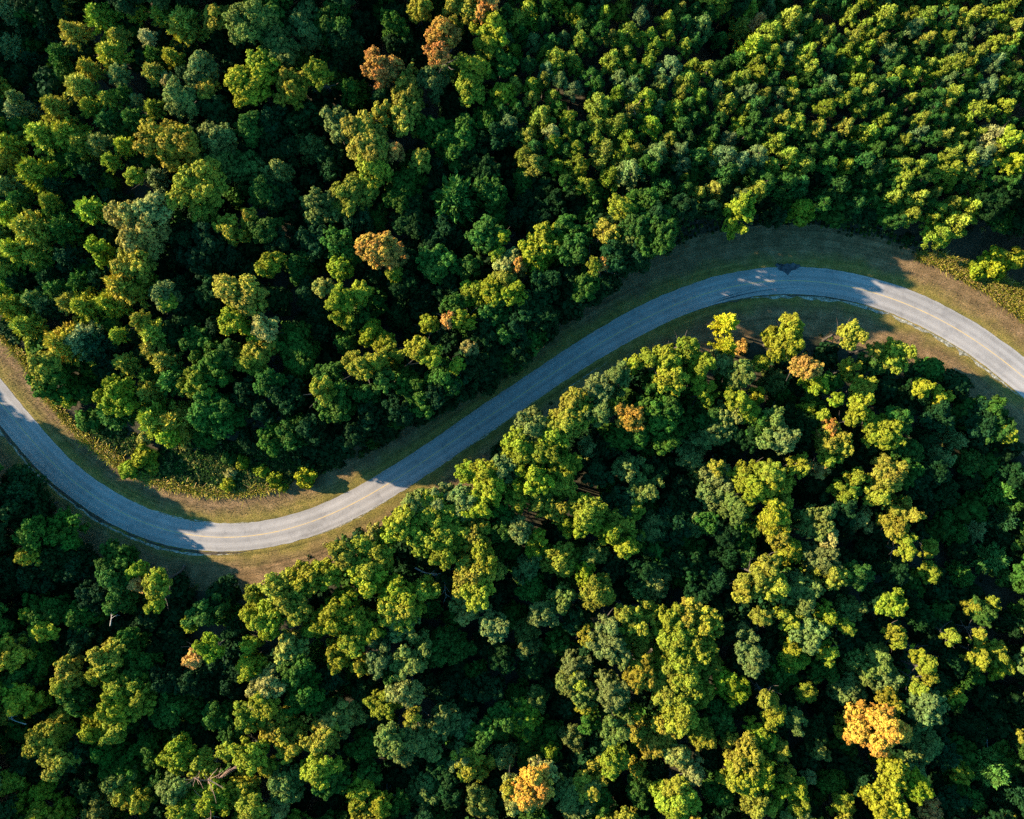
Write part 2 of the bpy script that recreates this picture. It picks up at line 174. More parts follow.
def uvvec(t, sx, sy):
    uv = N(t, "ShaderNodeUVMap"); uv.uv_map = "along"
    mp = N(t, "ShaderNodeMapping"); mp.inputs["Scale"].default_value = (sx, sy, 1)
    t.links.new(uv.outputs[0], mp.inputs[0])
    return mp.outputs[0]

def b_verge(t, pos):
    uv = N(t, "ShaderNodeUVMap"); uv.uv_map = "along"
    sx = N(t, "ShaderNodeSeparateXYZ"); t.links.new(uv.outputs[0], sx.inputs[0])
    ab = N(t, "ShaderNodeMath", operation='ABSOLUTE'); t.links.new(sx.outputs["Y"], ab.inputs[0])
    nz = N(t, "ShaderNodeTexNoise"); nz.inputs["Scale"].default_value = 0.22; nz.inputs["Detail"].default_value = 5
    t.links.new(pos, nz.inputs["Vector"])
    ad = N(t, "ShaderNodeMath", operation='MULTIPLY_ADD'); ad.inputs[1].default_value = 5.0
    t.links.new(nz.outputs["Fac"], ad.inputs[0]); t.links.new(ab.outputs[0], ad.inputs[2])
    band = N(t, "ShaderNodeMapRange"); band.inputs[1].default_value = 6.2; band.inputs[2].default_value = 8.8
    t.links.new(ad.outputs[0], band.inputs[0])
    _, green = noise_ramp(t, 0.5, 5, [(0.3, (0.095, 0.085, 0.02)), (0.5, (0.16, 0.13, 0.03)), (0.7, (0.235, 0.17, 0.052))], pos)
    _, brown = noise_ramp(t, 0.4, 5, [(0.3, (0.095, 0.066, 0.03)), (0.5, (0.16, 0.105, 0.05)), (0.7, (0.25, 0.165, 0.085))], pos)
    _, streak = noise_ramp(t, 1.0, 4, [(0.3, (0.58, 0.6, 0.55)), (0.5, (1, 1, 1)), (0.72, (1.35, 1.28, 1.25))], uvvec(t, 0.022, 1.3), 0.7)
    _, fine = noise_ramp(t, 4.5, 3, [(0.3, (0.55, 0.55, 0.55)), (0.7, (1.35, 1.3, 1.25))], pos)
    c = mixc(t, band.outputs[0], green.outputs[0], brown.outputs[0])
    return mixc(t, 1.0, mixc(t, 1.0, c, streak.outputs[0], 'MULTIPLY'), fine.outputs[0], 'MULTIPLY')
VERGE = rough_mat("mown_verge_grass", b_verge, 0.8, 5.0)

def b_road(t, pos):
    _, base = noise_ramp(t, 0.12, 5, [(0.3, (0.232, 0.219, 0.213)), (0.7, (0.298, 0.280, 0.272))], pos)
    _, along = noise_ramp(t, 1.0, 4, [(0.3, (0.86, 0.86, 0.86)), (0.7, (1.1, 1.1, 1.1))], uvvec(t, 0.02, 1.4))
    _, grain = noise_ramp(t, 7.0, 2, [(0.3, (0.90, 0.90, 0.905)), (0.7, (1.08, 1.08, 1.08))], pos)
    uv = N(t, "ShaderNodeUVMap"); uv.uv_map = "along"
    sx = N(t, "ShaderNodeSeparateXYZ"); t.links.new(uv.outputs[0], sx.inputs[0])
    wv0 = N(t, "ShaderNodeMath", operation='MULTIPLY'); wv0.inputs[1].default_value = 4.2; t.links.new(sx.outputs["Y"], wv0.inputs[0])
    cs = N(t, "ShaderNodeMath", operation='COSINE'); t.links.new(wv0.outputs[0], cs.inputs[0])
    wr = N(t, "ShaderNodeMapRange"); wr.inputs[1].default_value = -1; wr.inputs[3].default_value = 0.90; wr.inputs[4].default_value = 1.07
    t.links.new(cs.outputs[0], wr.inputs[0])
    _, stain = noise_ramp(t, 0.35, 6, [(0.34, (0.80, 0.80, 0.81)), (0.48, (1, 1, 1)), (0.7, (1.06, 1.05, 1.04))], pos, 0.7)
    c = mixc(t, 1.0, base.outputs[0], along.outputs[0], 'MULTIPLY')
    c = mixc(t, 1.0, c, wr.outputs[0], 'MULTIPLY'); c = mixc(t, 1.0, c, stain.outputs[0], 'MULTIPLY')
    c = mixc(t, 1.0, c, grain.outputs[0], 'MULTIPLY')
    vz = N(t, "ShaderNodeTexVoronoi", feature='DISTANCE_TO_EDGE'); vz.inputs["Scale"].default_value = 0.11
    nz = N(t, "ShaderNodeTexNoise"); nz.inputs["Scale"].default_value = 0.5; t.links.new(pos, nz.inputs["Vector"])
    wv = N(t, "ShaderNodeVectorMath", operation='MULTIPLY_ADD'); wv.inputs[1].default_value = (3, 3, 3)
    t.links.new(nz.outputs["Color"], wv.inputs[0]); t.links.new(pos, wv.inputs[2]); t.links.new(wv.outputs[0], vz.inputs["Vector"])
    rp = N(t, "ShaderNodeValToRGB"); rp.color_ramp.elements[0].position = 0.0; rp.color_ramp.elements[1].position = 0.012
    rp.color_ramp.elements[0].color = (0.9, 0.9, 0.9, 1)
    t.links.new(vz.outputs[0], rp.inputs[0])
    return mixc(t, 1.0, c, rp.outputs[0], 'MULTIPLY')
ROAD = rough_mat("chip_seal_asphalt", b_road, 0.25, 9.0, 0.85)
def b_line(t, pos):
    _, a = noise_ramp(t, 1.3, 5, [(0.3, (0.33, 0.28, 0.22)), (0.5, (0.43, 0.32, 0.17)), (0.75, (0.50, 0.35, 0.14))], pos)
    return a.outputs[0]
PAINT = rough_mat("faded_yellow_paint", b_line)
def b_gravel(t, pos):
    _, a = noise_ramp(t, 1.6, 6, [(0.35, (0.08, 0.08, 0.05)), (0.5, (0.22, 0.21, 0.17)), (0.72, (0.48, 0.46, 0.40))], pos)
    return a.outputs[0]
GRAVEL = rough_mat("pale_edge_gravel", b_gravel, 0.6, 8)
def b_edge_shadow(t, pos):
    _, a = noise_ramp(t, 1.0, 5, [(0.3, (0.03, 0.026, 0.02)), (0.7, (0.09, 0.07, 0.05))], pos)
    return a.outputs[0]
EDGE_SHADOW = rough_mat("painted_edge_shadow", b_edge_shadow, 0.4, 6)  # shade of the road's edge drop put into a dark colour
def b_tar(t, pos):
    _, a = noise_ramp(t, 1.4, 4, [(0.3, (0.022, 0.024, 0.03)), (0.7, (0.085, 0.09, 0.10))], pos)
    return a.outputs[0]
TAR = rough_mat("dark_tar", b_tar)
def b_track(t, pos):
    _, a = noise_ramp(t, 2, 4, [(0.3, (0.12, 0.095, 0.065)), (0.7, (0.20, 0.165, 0.12))], pos)
    return a.outputs[0]
TRACK = rough_mat("bare_path_earth", b_track, 0.4, 6)
def b_bark(t, pos):
    _, a = noise_ramp(t, 3, 5, [(0.3, (0.035, 0.03, 0.024)), (0.7, (0.095, 0.08, 0.066))], pos)
    return a.outputs[0]
BARK = rough_mat("rough_bark", b_bark, 0.6, 5)
def b_dead(t, pos):
    _, a = noise_ramp(t, 3, 5, [(0.3, (0.24, 0.21, 0.18)), (0.7, (0.45, 0.40, 0.35))], pos)
    return a.outputs[0]
DEADWOOD = rough_mat("bleached_dead_wood", b_dead, 0.4, 5)
def b_red(t, pos):
    _, a = noise_ramp(t, 3, 5, [(0.3, (0.16, 0.10, 0.075)), (0.7, (0.32, 0.20, 0.15))], pos)
    return a.outputs[0]
REDWOOD = rough_mat("reddish_dead_wood", b_red, 0.4, 5)

# ------------------------------------------------------------------ mesh helpers
def mesh_from(name, co, faces_n, idx, mats, tone=None, age=None, colour=None):
    """co (n,3); every face has faces_n corners; idx flat."""
    me = bpy.data.meshes.new(name)
    co = np.asarray(co, np.float32); idx = np.asarray(idx, np.int32)
    nf = len(idx) // faces_n
    me.vertices.add(len(co)); me.vertices.foreach_set("co", co.ravel())
    me.loops.add(len(idx)); me.loops.foreach_set("vertex_index", idx)
    me.polygons.add(nf)
    me.polygons.foreach_set("loop_start", np.arange(0, len(idx), faces_n, dtype=np.int32))
    me.update(calc_edges=True)
    for nm, a in (("tone", tone), ("age", age)):
        if a is not None:
            at = me.attributes.new(nm, 'FLOAT', 'FACE'); at.data.foreach_set("value", np.asarray(a, np.float32))
    if colour is not None:
        at = me.attributes.new("plant_colour", 'FLOAT_COLOR', 'FACE')
        c4 = np.ones((nf, 4), np.float32); c4[:, :3] = colour; at.data.foreach_set("color", c4.ravel())
    for m in (mats if isinstance(mats, (list, tuple)) else [mats]): me.materials.append(m)
    return me

def unit(v): return v / np.maximum(np.linalg.norm(v, axis=-1, keepdims=True), 1e-6)

def leaf_quads(rng, c, nrm, size, aspect=0.75, curl=0.22, along=None):
    """Diamond leaves (each one slightly folded) at c facing nrm; along = preferred long axis."""
    n_ = len(c)
    r = rng.normal(size=(n_, 3)) if along is None else along
    u = unit(r - nrm * np.sum(r * nrm, 1, keepdims=True))
    v = np.cross(nrm, u)
    s = np.asarray(size).reshape(-1, 1) * np.ones((n_, 1))
    lift = nrm * s * curl
    q = np.stack([c - u * s, c - v * s * aspect + lift, c + u * s, c + v * s * aspect + lift], 1)
    return q.reshape(-1, 3)

def sphere_dirs(rng, n_): return unit(rng.normal(size=(n_, 3)))

def crown_broadleaf(R, seed, tall=0.95, lobe=(0.45, 0.85), leaf=0.26, dens=1.0):
    """Boughs -> leaf clumps -> single leaves.  Centre of the crown at z = 0."""
    rng = np.random.default_rng(seed)
    nb = int(6 + R * 2.0)
    B = [np.array([rng.normal(0, .12) * R, rng.normal(0, .12) * R, tall * R * 0.3])]; br = [R * rng.uniform(.34, .44)]
    ex = rng.uniform(0.8, 1.1); ea = rng.uniform(0, 6.283)
    for k in range(nb):
        a = 2 * math.pi * (k + rng.uniform(-.45, .45)) / nb; zz = rng.uniform(-0.45, 0.5)
        rr = R * rng.uniform(0.42, 0.86) * math.sqrt(max(0.15, 1 - max(zz, 0) ** 2)) * (1 + (ex - 1) * math.cos(2 * (a - ea)))
        B.append(np.array([math.cos(a) * rr, math.sin(a) * rr, zz * R * tall])); br.append(R * rng.uniform(0.19, 0.36))
    for k in range(max(3, int(nb * 0.6))):
        a = rng.uniform(0, 6.283); rr = R * rng.uniform(0.12, 0.6)
        B.append(np.array([math.cos(a) * rr, math.sin(a) * rr, rng.uniform(0.2, 0.85) * R * tall])); br.append(R * rng.uniform(0.18, 0.30))
    B = np.array(B); br = np.array(br)
    C, O, T, A = [], [], [], []
    for i in range(len(B)):
        area = 4 * math.pi * br[i] ** 2
        lr0 = 0.5 * (lobe[0] + lobe[1])
        nl = max(7, int(area / (lr0 ** 2 * 2.9)))
        d = sphere_dirs(rng, nl); d[:, 2] = np.where(d[:, 2] < -0.6, -d[:, 2], d[:, 2])
        p = B[i] + d * br[i] * rng.uniform(0.70, 1.2, (nl, 1)) * np.array([1, 1, tall])
        dist = np.linalg.norm(p[:, None] - B[None], axis=2) / br[None]
        dist[:, i] = 9
        keep = dist.min(1) > 0.72
        p, d = p[keep], d[keep]
        ta = rng.uniform(0, 1)
        C.append(p); O.append(d); T.append(np.clip(ta * 0.5 + rng.uniform(0, 0.5, len(p)), 0, 1)); A.append(np.clip(ta + rng.normal(0, .25, len(p)), 0, 1))
    C = np.concatenate(C); O = np.concatenate(O); T = np.concatenate(T); A = np.concatenate(A)
    lr = rng.uniform(lobe[0], lobe[1], len(C))
    cnt = np.maximum(8, (dens * 30 * (lr / 0.65) ** 2 * (0.26 / leaf) ** 2)).astype(int)
    li = np.repeat(np.arange(len(C)), cnt)
    d = unit(rng.normal(size=(len(li), 3)) + O[li] * 0.9 + np.array([0, 0, 0.25]))
    pos = C[li] + d * (lr[li] * rng.uniform(0.55, 1.08, len(li)))[:, None] * np.array([1, 1, 0.8])
    nr = unit(d + rng.normal(0, 0.55, (len(li), 3)) + np.array([0, 0, 0.2]))
    sz = leaf * rng.uniform(0.7, 1.3, len(li))
    q = leaf_quads(rng, pos, nr, sz)
    tone = np.clip(T[li] * 0.7 + rng.uniform(0, 0.3, len(li)), 0, 1)
    age = np.clip(A[li] + rng.normal(0, .12, len(li)), 0, 1)
    # added shell of larger, darker leaves that stops light leaking through the crown
    ni = int(70 * R * R)
    d = sphere_dirs(rng, ni); bi = rng.integers(0, len(B), ni)
    pin = B[bi] + d * (br[bi] * rng.uniform(0.45, 0.75, ni))[:, None]
    q2 = leaf_quads(rng, pin, unit(d + rng.normal(0, .4, (ni, 3))), 0.42 * rng.uniform(0.7, 1.2, ni))
    tone = np.concatenate([tone, rng.uniform(0.1, 0.6, ni)]); age = np.concatenate([age, rng.uniform(0, 1, ni)])
    return np.concatenate([q, q2]), tone, age

def crown_feathery(R, seed, tall=1.9):
    """Young pine or cedar: whorls of upswept branches dressed with needle sprays; the base at z = 0."""
    rng = np.random.default_rng(seed)
    Ht = R * tall * 2 * 0.62
    P, D, T, A, SZ = [], [], [], [], []
    nw = int(9 + R * 2)
    for k in range(nw):
        f = k / (nw - 1)
        z = Ht * (0.06 + 0.9 * f)
        L = R * (1 - f) ** 0.62 * rng.uniform(0.88, 1.1) + 0.18
        nbr = int(rng.integers(7, 10) if f < 0.6 else rng.integers(5, 7)); a0 = rng.uniform(0, 6.28)
        for b in range(nbr):
            a = a0 + 6.283 * b / nbr + rng.uniform(-.25, .25); up = rng.uniform(0.15, 0.45) + 0.5 * f
            l = L * rng.uniform(0.62, 1.15)
            dirv = unit(np.array([[math.cos(a), math.sin(a), up]]))[0]
            m_ = int(14 + l * 34)
            s = np.sqrt(rng.uniform(0.03, 1, m_)) * l
            p = np.array([0, 0, z]) + dirv * s[:, None] + rng.normal(0, 0.14, (m_, 3)) * (0.6 + 0.5 * s[:, None] / max(l, .1))
            dd = unit(dirv + rng.normal(0, 0.5, (m_, 3)) + np.array([0, 0, 0.18]))
            tb = rng.uniform(0, 1)
            P.append(p); D.append(dd); T.append(np.clip(0.25 + 0.3 * tb + rng.uniform(0, .45, m_), 0, 1)); A.append(np.clip(tb + rng.normal(0, .2, m_), 0, 1))
    P = np.concatenate(P); D = np.concatenate(D); T = np.concatenate(T); A = np.concatenate(A)
    nr = unit(rng.normal(size=(len(P), 3)) + np.array([0, 0, 0.25]))
    nr = unit(nr - D * np.sum(nr * D, 1, keepdims=True))
    q = leaf_quads(rng, P, nr, rng.uniform(0.17, 0.32, len(P)), aspect=0.34, curl=0.12, along=D)
    return q, T, A

def crown_pine(R, Ht, seed):
    """Plantation pine: separate needle tufts at the branch ends, round an open stem; the base at z = 0."""
    rng = np.random.default_rng(seed)
    C, LR = [], []
    nl = 6
    for k in range(nl):
        f = k / (nl - 1); z = Ht * (0.08 + 0.86 * f); rr = R * (1 - f) ** 0.75
        m_ = max(1, int(round(5.5 * (1 - f) + 1))); a0 = rng.uniform(0, 6.28)
        for b in range(m_):
            a = a0 + 6.283 * b / m_ + rng.uniform(-.3, .3); q = rr * rng.uniform(0.6, 1.1)
            C.append((math.cos(a) * q, math.sin(a) * q, z + rng.uniform(-.35, .35))); LR.append(rng.uniform(0.5, 0.78))
            if q > 1.1 and rng.uniform() < 0.6:
                C.append((math.cos(a + .2) * q * .5, math.sin(a + .2) * q * .5, z + 0.2)); LR.append(rng.uniform(0.4, 0.6))
    C = np.array(C); LR = np.array(LR)
    li = np.repeat(np.arange(len(C)), (130 * (LR / 0.6) ** 2).astype(int))
    d = unit(rng.normal(size=(len(li), 3)) + np.array([0, 0, 0.35]))
    pos = C[li] + d * (LR[li] * rng.uniform(0.35, 1.0, len(li)))[:, None]
    nr = unit(d * 0.7 + rng.normal(size=(len(li), 3)) * 0.6)
    q = leaf_quads(rng, pos, nr, rng.uniform(0.12, 0.24, len(li)), aspect=0.5, along=d + rng.normal(0, .4, (len(li), 3)))
    t = rng.uniform(0, 1, len(C))
    return q, np.clip(t[li] * 0.6 + rng.uniform(0, .4, len(li)), 0, 1), np.clip(t[li] + rng.normal(0, .2, len(li)), 0, 1)

def crown_bush(R, seed):
    q, t, a = crown_broadleaf(R, seed, tall=0.8, lobe=(0.28, 0.5), leaf=0.17, dens=0.9)
    return q, t, a

def tube(path, radii, sides=7):
    path = np.asarray(path, float); V = []; F = []
    for i, (p, r) in enumerate(zip(path, radii)):
        d = path[min(i + 1, len(path) - 1)] - path[max(i - 1, 0)]
        d = d / (np.linalg.norm(d) + 1e-9)
        u = np.cross(d, (0.13, 0.97, 0.2)); u /= np.linalg.norm(u); v = np.cross(d, u)
        for k in range(sides):
            a = 6.283185 * k / sides
            V.append(p + r * (math.cos(a) * u + math.sin(a) * v))
    for i in range(len(path) - 1):
        for k in range(sides):
            a, b = i * sides + k, i * sides + (k + 1) % sides
            F += [a, b, b + sides, a + sides]
    return np.array(V), np.array(F, int)

def join_tubes(tubes):
    V, F, o = [], [], 0
    for v, f in tubes:
        V.append(v); F.append(f + o); o += len(v)
    return np.concatenate(V), np.concatenate(F)

def trunk_mesh(name, seed, limbs=6, straight=False, ht=10.0):
    """Tapered trunk 10 m tall with limbs reaching into the crown."""
    rng = np.random.default_rng(seed)
    zs = np.linspace(0, ht, 8)
    wob = 0.02 if straight else 0.16
    path = np.stack([np.cumsum(rng.normal(0, wob, 8)) , np.cumsum(rng.normal(0, wob, 8)), zs], 1); path[0, :2] = 0
    rad = np.linspace(0.24, 0.05, 8); rad[0] = 0.33
    tb = [tube(path, rad, 8)]
    for k in range(limbs):
        f = rng.uniform(0.5, 0.88); i = int(f * 7); p0 = path[i] + (path[i + 1] - path[i]) * (f * 7 - i)
        a = 6.283 * k / limbs + rng.uniform(-.4, .4); L = (1.1 - f) * ht * (0.25 if straight else 0.5); up = 0.25 if straight else rng.uniform(0.5, 1.0)
        pts = [p0 + np.array([math.cos(a) * L * s, math.sin(a) * L * s, up * L * s * (0.7 + .4 * s)]) + rng.normal(0, .05, 3) * (s > 0) for s in (0, .35, .7, 1.0)]
        tb.append(tube(pts, [0.11, 0.08, 0.055, 0.025], 6))
    V, F = join_tubes(tb)
    return mesh_from(name, V, 4, F, BARK)

def quads_mesh(name, q, tone, age, mat, colour=None):
    return mesh_from(name, q, 4, np.arange(len(q)), mat, tone, age, colour)

LIB = {}      # kind -> list of (nominal radius, nominal height, z offset of centre, mesh)
def lib_add(kind, R, q, t, a, mat):
    LIB.setdefault(kind, []).append((R, quads_mesh(kind + "_crown", q, t, a, mat), q, t, a))
for i in range(5): lib_add('b2', 2.2, *crown_broadleaf(2.2, 100 + i, tall=1.45, lobe=(0.26, 0.52), leaf=0.17), LEAF)
for i in range(6): lib_add('b3', 3.3, *crown_broadleaf(3.3, 200 + i, tall=1.3, lobe=(0.28, 0.58), leaf=0.18), LEAF)
for i in range(5): lib_add('b5', 5.0, *crown_broadleaf(5.0, 300 + i, tall=1.05, lobe=(0.30, 0.66), leaf=0.20), LEAF)
for i in range(6): lib_add('f', 2.6, *crown_feathery(2.6, 400 + i), NEEDLE)
for i in range(6): lib_add('p', 1.9, *crown_pine(1.9, 5.0, 500 + i), NEEDLE)
for i in range(4): lib_add('s', 1.4, *crown_bush(1.4, 600 + i), LEAF)
low_q = [crown_broadleaf(2.4, 700 + i, tall=0.9, lobe=(0.5, 0.9), leaf=0.36, dens=0.8) for i in range(4)]
TRUNKS = {'b': [trunk_mesh("broadleaf_trunk", 20 + i) for i in range(3)],
          'f': [trunk_mesh("conifer_trunk", 30 + i, 4, True) for i in range(2)],
          's': [trunk_mesh("shrub_stem", 40 + i, 4) for i in range(2)]}
TRUNKS['p'] = TRUNKS['f']

# ------------------------------------------------------------------ objects
def link(name, me, parent=None, loc=(0, 0, 0)):
    o = bpy.data.objects.new(name, me); COL.objects.link(o)
    if parent is not None: o.parent = parent
    o.location = loc
    return o
def tag(o, label=None, cat=None, group=None, kind=None):
    for k, v in (("label", label), ("category", cat), ("group", group), ("kind", kind)):
        if v: o[k] = v
    return o

# ------------------------------------------------------------------ the road
UP = [(-100,215),(-62,292),(-30,338),(0,378.4),(24,408),(51.5,440),(80,470),(103.4,485.5),(142.5,507.8),(166,516.4),(189.4,521.6),(212.8,524.2),(240,524.6),(267,521.5),(306,511),(329.4,501.6),(360,486),(391,466.6),(422.5,447.4),(453.8,425),(485,403),(531,373),(562.5,351.3),(593.8,331.2),(625,312.9),(660,295.8),(702.5,279.4),(733.8,271.4),(765,266.9),(799,266),(830,268.3),(861.6,274.5),(885,281),(912.6,290),(945,305),(977.7,323.6),(1001.6,340),(1024,357),(1062,388),(1100,424),(1150,480)]
LO = [(-128,240),(-90,312),(-45,372),(0,424),(9.4,436),(26.6,458),(52,484),(80,504.5),(103.4,520.5),(127,532.5),(150,541.4),(173.8,547.5),(197,551),(220.6,552.6),(251,550.8),(282.5,545.4),(313.8,536.5),(345,524),(380,505),(414.7,483),(453.8,456),(485,434.8),(520,411),(547,392),(578,371.8),(609.4,352.6),(640.6,335),(671,319.3),(702.5,307),(726,300.8),(749.4,296),(773,293.3),(807,293.6),(838,297.5),(861.6,302.7),(885,310),(923.4,327),(956,344.5),(988.6,368.3),(1024,397.5),(1060,432),(1092,468),(1130,520)]

def resample(pts, n_):
    p = np.array([gpt(*q) for q in pts]); d = np.r_[0, np.cumsum(np.linalg.norm(np.diff(p, axis=0), axis=1))]
    s = np.linspace(0, d[-1], n_)
    return np.stack([np.interp(s, d, p[:, k]) for k in (0, 1)], 1)
def smooth(p, it):
    for _ in range(it):
        p = np.vstack([p[:1], 0.25 * p[:-2] + 0.5 * p[1:-1] + 0.25 * p[2:], p[-1:]])
    return p
NS = 420
up = smooth(resample(UP, NS), 60); lo = smooth(resample(LO, NS), 60)
mid = smooth(0.5 * (up + lo), 20)
tan = np.gradient(mid, axis=0); tan /= np.linalg.norm(tan, axis=1, keepdims=True)
nor = np.stack([-tan[:, 1], tan[:, 0]], 1)          # towards the upper side
half_u = np.sum((up - mid) * nor, 1); half_l = -np.sum((lo - mid) * nor, 1)
# where the two edge curves drift along each other, take the width from nearest points
half_u = np.array([np.min(np.linalg.norm(up - m, axis=1)) for m in mid]); half_l = np.array([np.min(np.linalg.norm(lo - m, axis=1)) for m in mid])
half_u = smooth(half_u[:, None], 30)[:, 0]; half_l = smooth(half_l[:, None], 30)[:, 0]
arc = np.r_[0, np.cumsum(np.linalg.norm(np.diff(mid, axis=0), axis=1))]
LEN = arc[-1]
def station(px, py):
    x, y = gpt(px, py); return int(np.argmin(np.linalg.norm(mid - np.array([x, y]), axis=1)))

def ribbon(name, off, z, mat, i0=0, i1=NS - 1, kind='structure', drop=None, **tags):
    """Strip along the road; off = list of arrays/scalars of offsets from the road's axis."""
    ii = np.arange(i0, i1 + 1); rows = []; uv = []
    for o in off:
        o = np.broadcast_to(np.asarray(o, float), (NS,))[ii]
        rows.append(np.c_[mid[ii] + nor[ii] * o[:, None], np.full(len(ii), 0.0)]); uv.append(np.c_[arc[ii], o])
    z = np.broadcast_to(np.asarray(z, float), (len(off),))
    for r, zz in zip(rows, z): r[:, 2] = zz
    m_, k_ = len(ii), len(off)
    co = np.concatenate(rows); uvs = np.concatenate(uv)
    F = []
    for r in range(k_ - 1):
        a = r * m_ + np.arange(m_ - 1)
        F.append(np.stack([a, a + m_, a + m_ + 1, a + 1], 1) if True else None)
    F = np.concatenate(F)
    # upward normals
    p = co[F[0]]
    if np.cross(p[1] - p[0], p[2] - p[0])[2] < 0: F = F[:, ::-1]
    me = mesh_from(name, co, 4, F.ravel(), mat)
    ul = me.uv_layers.new(name="along"); ul.data.foreach_set("uv", uvs[F.ravel()].astype(np.float32).ravel())
    return tag(link(name, me), kind=kind, **tags)

def wob(seed, amp, scale):
    r = np.random.default_rng(seed); k = int(LEN / scale) + 3
    return np.interp(arc, np.linspace(0, LEN, k), r.normal(0, amp, k))

jag = lambda s, a=0.045: wob(s, a, 0.9)
ribbon("road", [-half_l + jag(1) - 0.0, -half_l * .66, -half_l * .33, 0, half_u * .33, half_u * .66, half_u + jag(2)], [0.05, 0.09, 0.12, 0.13, 0.12, 0.09, 0.05], ROAD)
# the centre line wears thin in places
ribbon("road_centre_line", [-0.09, 0.09], 0.136, PAINT)
mpx = mid[:, 0] / S + 512.0
vu = np.interp(mpx, [-100, 0, 50, 100, 160, 230, 290, 340, 400, 560, 740, 850, 930, 1024, 1150], [5, 5, 5.2, 6, 6, 5.8, 6.3, 8, 9, 8.6, 9, 8.2, 6.8, 7.5, 7.5]) + wob(3, 0.35, 3)
vl = -(8.5 + wob(4, 0.5, 5))
ribbon("grass_verge", [half_u - 0.12, half_u + 1.2, half_u + vu * .3, half_u + vu * .5, half_u + vu * .75, half_u + vu], [0.02, 0.03, -0.02, -0.02, 0.02, -0.02], VERGE)
ribbon("grass_verge", [-half_l + 0.12, -half_l - 1.2, -half_l - 3, -half_l - 5, -half_l - 7, -half_l + vl], [0.02, 0.03, -0.02, -0.01, 0.02, -0.02], VERGE)

def ragged(name, side, inner, width, a, b, z, mat, seed, gaps=0.3):
    """Ragged strip of loose stone or painted edge shadow beside the road."""
    i0, i1 = sorted((station(*a), station(*b)))
    r = np.random.default_rng(seed)
    wd = width * np.clip(1 + wob(seed, 0.45, 1.1), 0.1, 2.2); inn = inner + wob(seed + 1, 0.10, 0.8)
    e = np.ones(NS); L_ = 14
    e[:i0 + L_] = np.clip((np.arange(i0 + L_) - i0) / L_, 0, 1); e[i1 - L_:] = np.minimum(e[i1 - L_:], np.clip((i1 - np.arange(i1 - L_, NS)) / L_, 0, 1))
    base = half_u if side > 0 else -half_l
    ribbon(name, [base + side * inn, base + side * (inn + wd * np.maximum(e, .08))], z, mat, i0, i1)
ragged("gravel_shoulder", -1, 0.62, 0.42, (-40, 400), (240, 555), 0.045, GRAVEL, 21)
ragged("edge_shadow_strip", -1, 0.10, 0.45, (-40, 400), (262, 553), 0.052, EDGE_SHADOW, 23)  # dark strip painted for the shadow under the road's edge
ragged("gravel_shoulder", -1, 0.22, 0.5, (735, 297), (1023, 398), 0.045, GRAVEL, 25)
ragged("edge_shadow_strip", -1, 0.05, 0.22, (690, 312), (880, 309), 0.052, EDGE_SHADOW, 27)
ragged("gravel_shoulder", -1, 1.5, 0.3, (556, 388), (606, 356), 0.045, GRAVEL, 29)
ragged("gravel_shoulder", 1, 0.02, 0.2, (120, 495), (262, 522), 0.045, GRAVEL, 31)
ragged("gravel_shoulder", -1, 0.02, 0.16, (300, 540), (560, 384), 0.045, GRAVEL, 33)
# dark tyre marks in the lower lane of the upper bend
for o1, o2, a, b, sd in ((0.62, 0.10, (712, 304), (800, 288), 3), (1.0, 0.10, (716, 303), (770, 292), 4)):
    i0, i1 = sorted((station(*a), station(*b)))
    pos = np.interp(np.arange(NS), [i0, i1], [-half_l[i0] + o1 - 0.3, -half_l[i1] + o1 + 0.75])
    taper = np.interp(np.arange(NS), [i0, i0 + 6, i1 - 14, i1], [0.02, 1, .6, 0.02])
    zz = 0.13
    ribbon("tyre_mark", [pos - o2 * taper, pos + o2 * taper], zz, TAR, i0, i1)
# dark tar repair on the upper edge of the bend
def flat_poly(name, pts, z, mat, **tags):
    co = np.array([(*gpt(*p), z) for p in pts]); c = co.mean(0); n_ = len(co)
    V = np.vstack([co, c]); F = []
    for k in range(n_): F += [k, (k + 1) % n_, n_]
    ar = sum(co[k][0] * co[(k + 1) % n_][1] - co[(k + 1) % n_][0] * co[k][1] for k in range(n_))
    F = np.array(F).reshape(-1, 3)
    if ar < 0: F = F[:, ::-1]
    return tag(link(name, mesh_from(name, V, 3, F.ravel(), mat)), **tags)
rr = np.random.default_rng(77)
ring = [(774.5,265.5),(776,263.6),(778.5,264.6),(781,263.2),(784,265),(787,262.8),(790,264),(793.5,263),(796,264.8),(799.5,264.2),(801,266.8),(798.5,268.6),(795,270),(791.5,270.6),(789,273.2),(787,275.6),(785.5,272.6),(782,271),(779,270.2),(777,268)]
flat_poly("tar_patch", [(x + rr.normal(0, .35), y + rr.normal(0, .35)) for x, y in ring], 0.137, TAR, kind='structure')

# ------------------------------------------------------------------ ground
def road_dist(x, y):
    """Distance to the road's axis (m), coarse polyline."""
    m = mid[::4]
    return np.sqrt(((x[..., None] - m[:, 0]) ** 2 + (y[..., None] - m[:, 1]) ** 2).min(-1))
def hills(x, y):
    return 0.5 * np.sin(x * 0.071 + 1.3) * np.cos(y * 0.063 + 0.4) + 0.3 * np.sin(x * 0.17 - y * 0.13) - 0.2
DIPS = [(985, 520, 85, 130, 7.5), (985, 690, 70, 90, 5.0), (685, 478, 48, 45, 4.0), (545, 715, 36, 70, 4.5), (475, 640, 50, 45, 3.5), (640, 585, 60, 35, 3.5),
        (25, 55, 50, 60, 4.0), (722, 38, 26, 24, 4.0), (330, 165, 60, 60, 2.5), (30, 600, 60, 40, 3.0), (820, 700, 50, 45, 3.5), (470, 30, 0.1, 0.1, 0)]  # hollows added to sink parts of the wood into shade
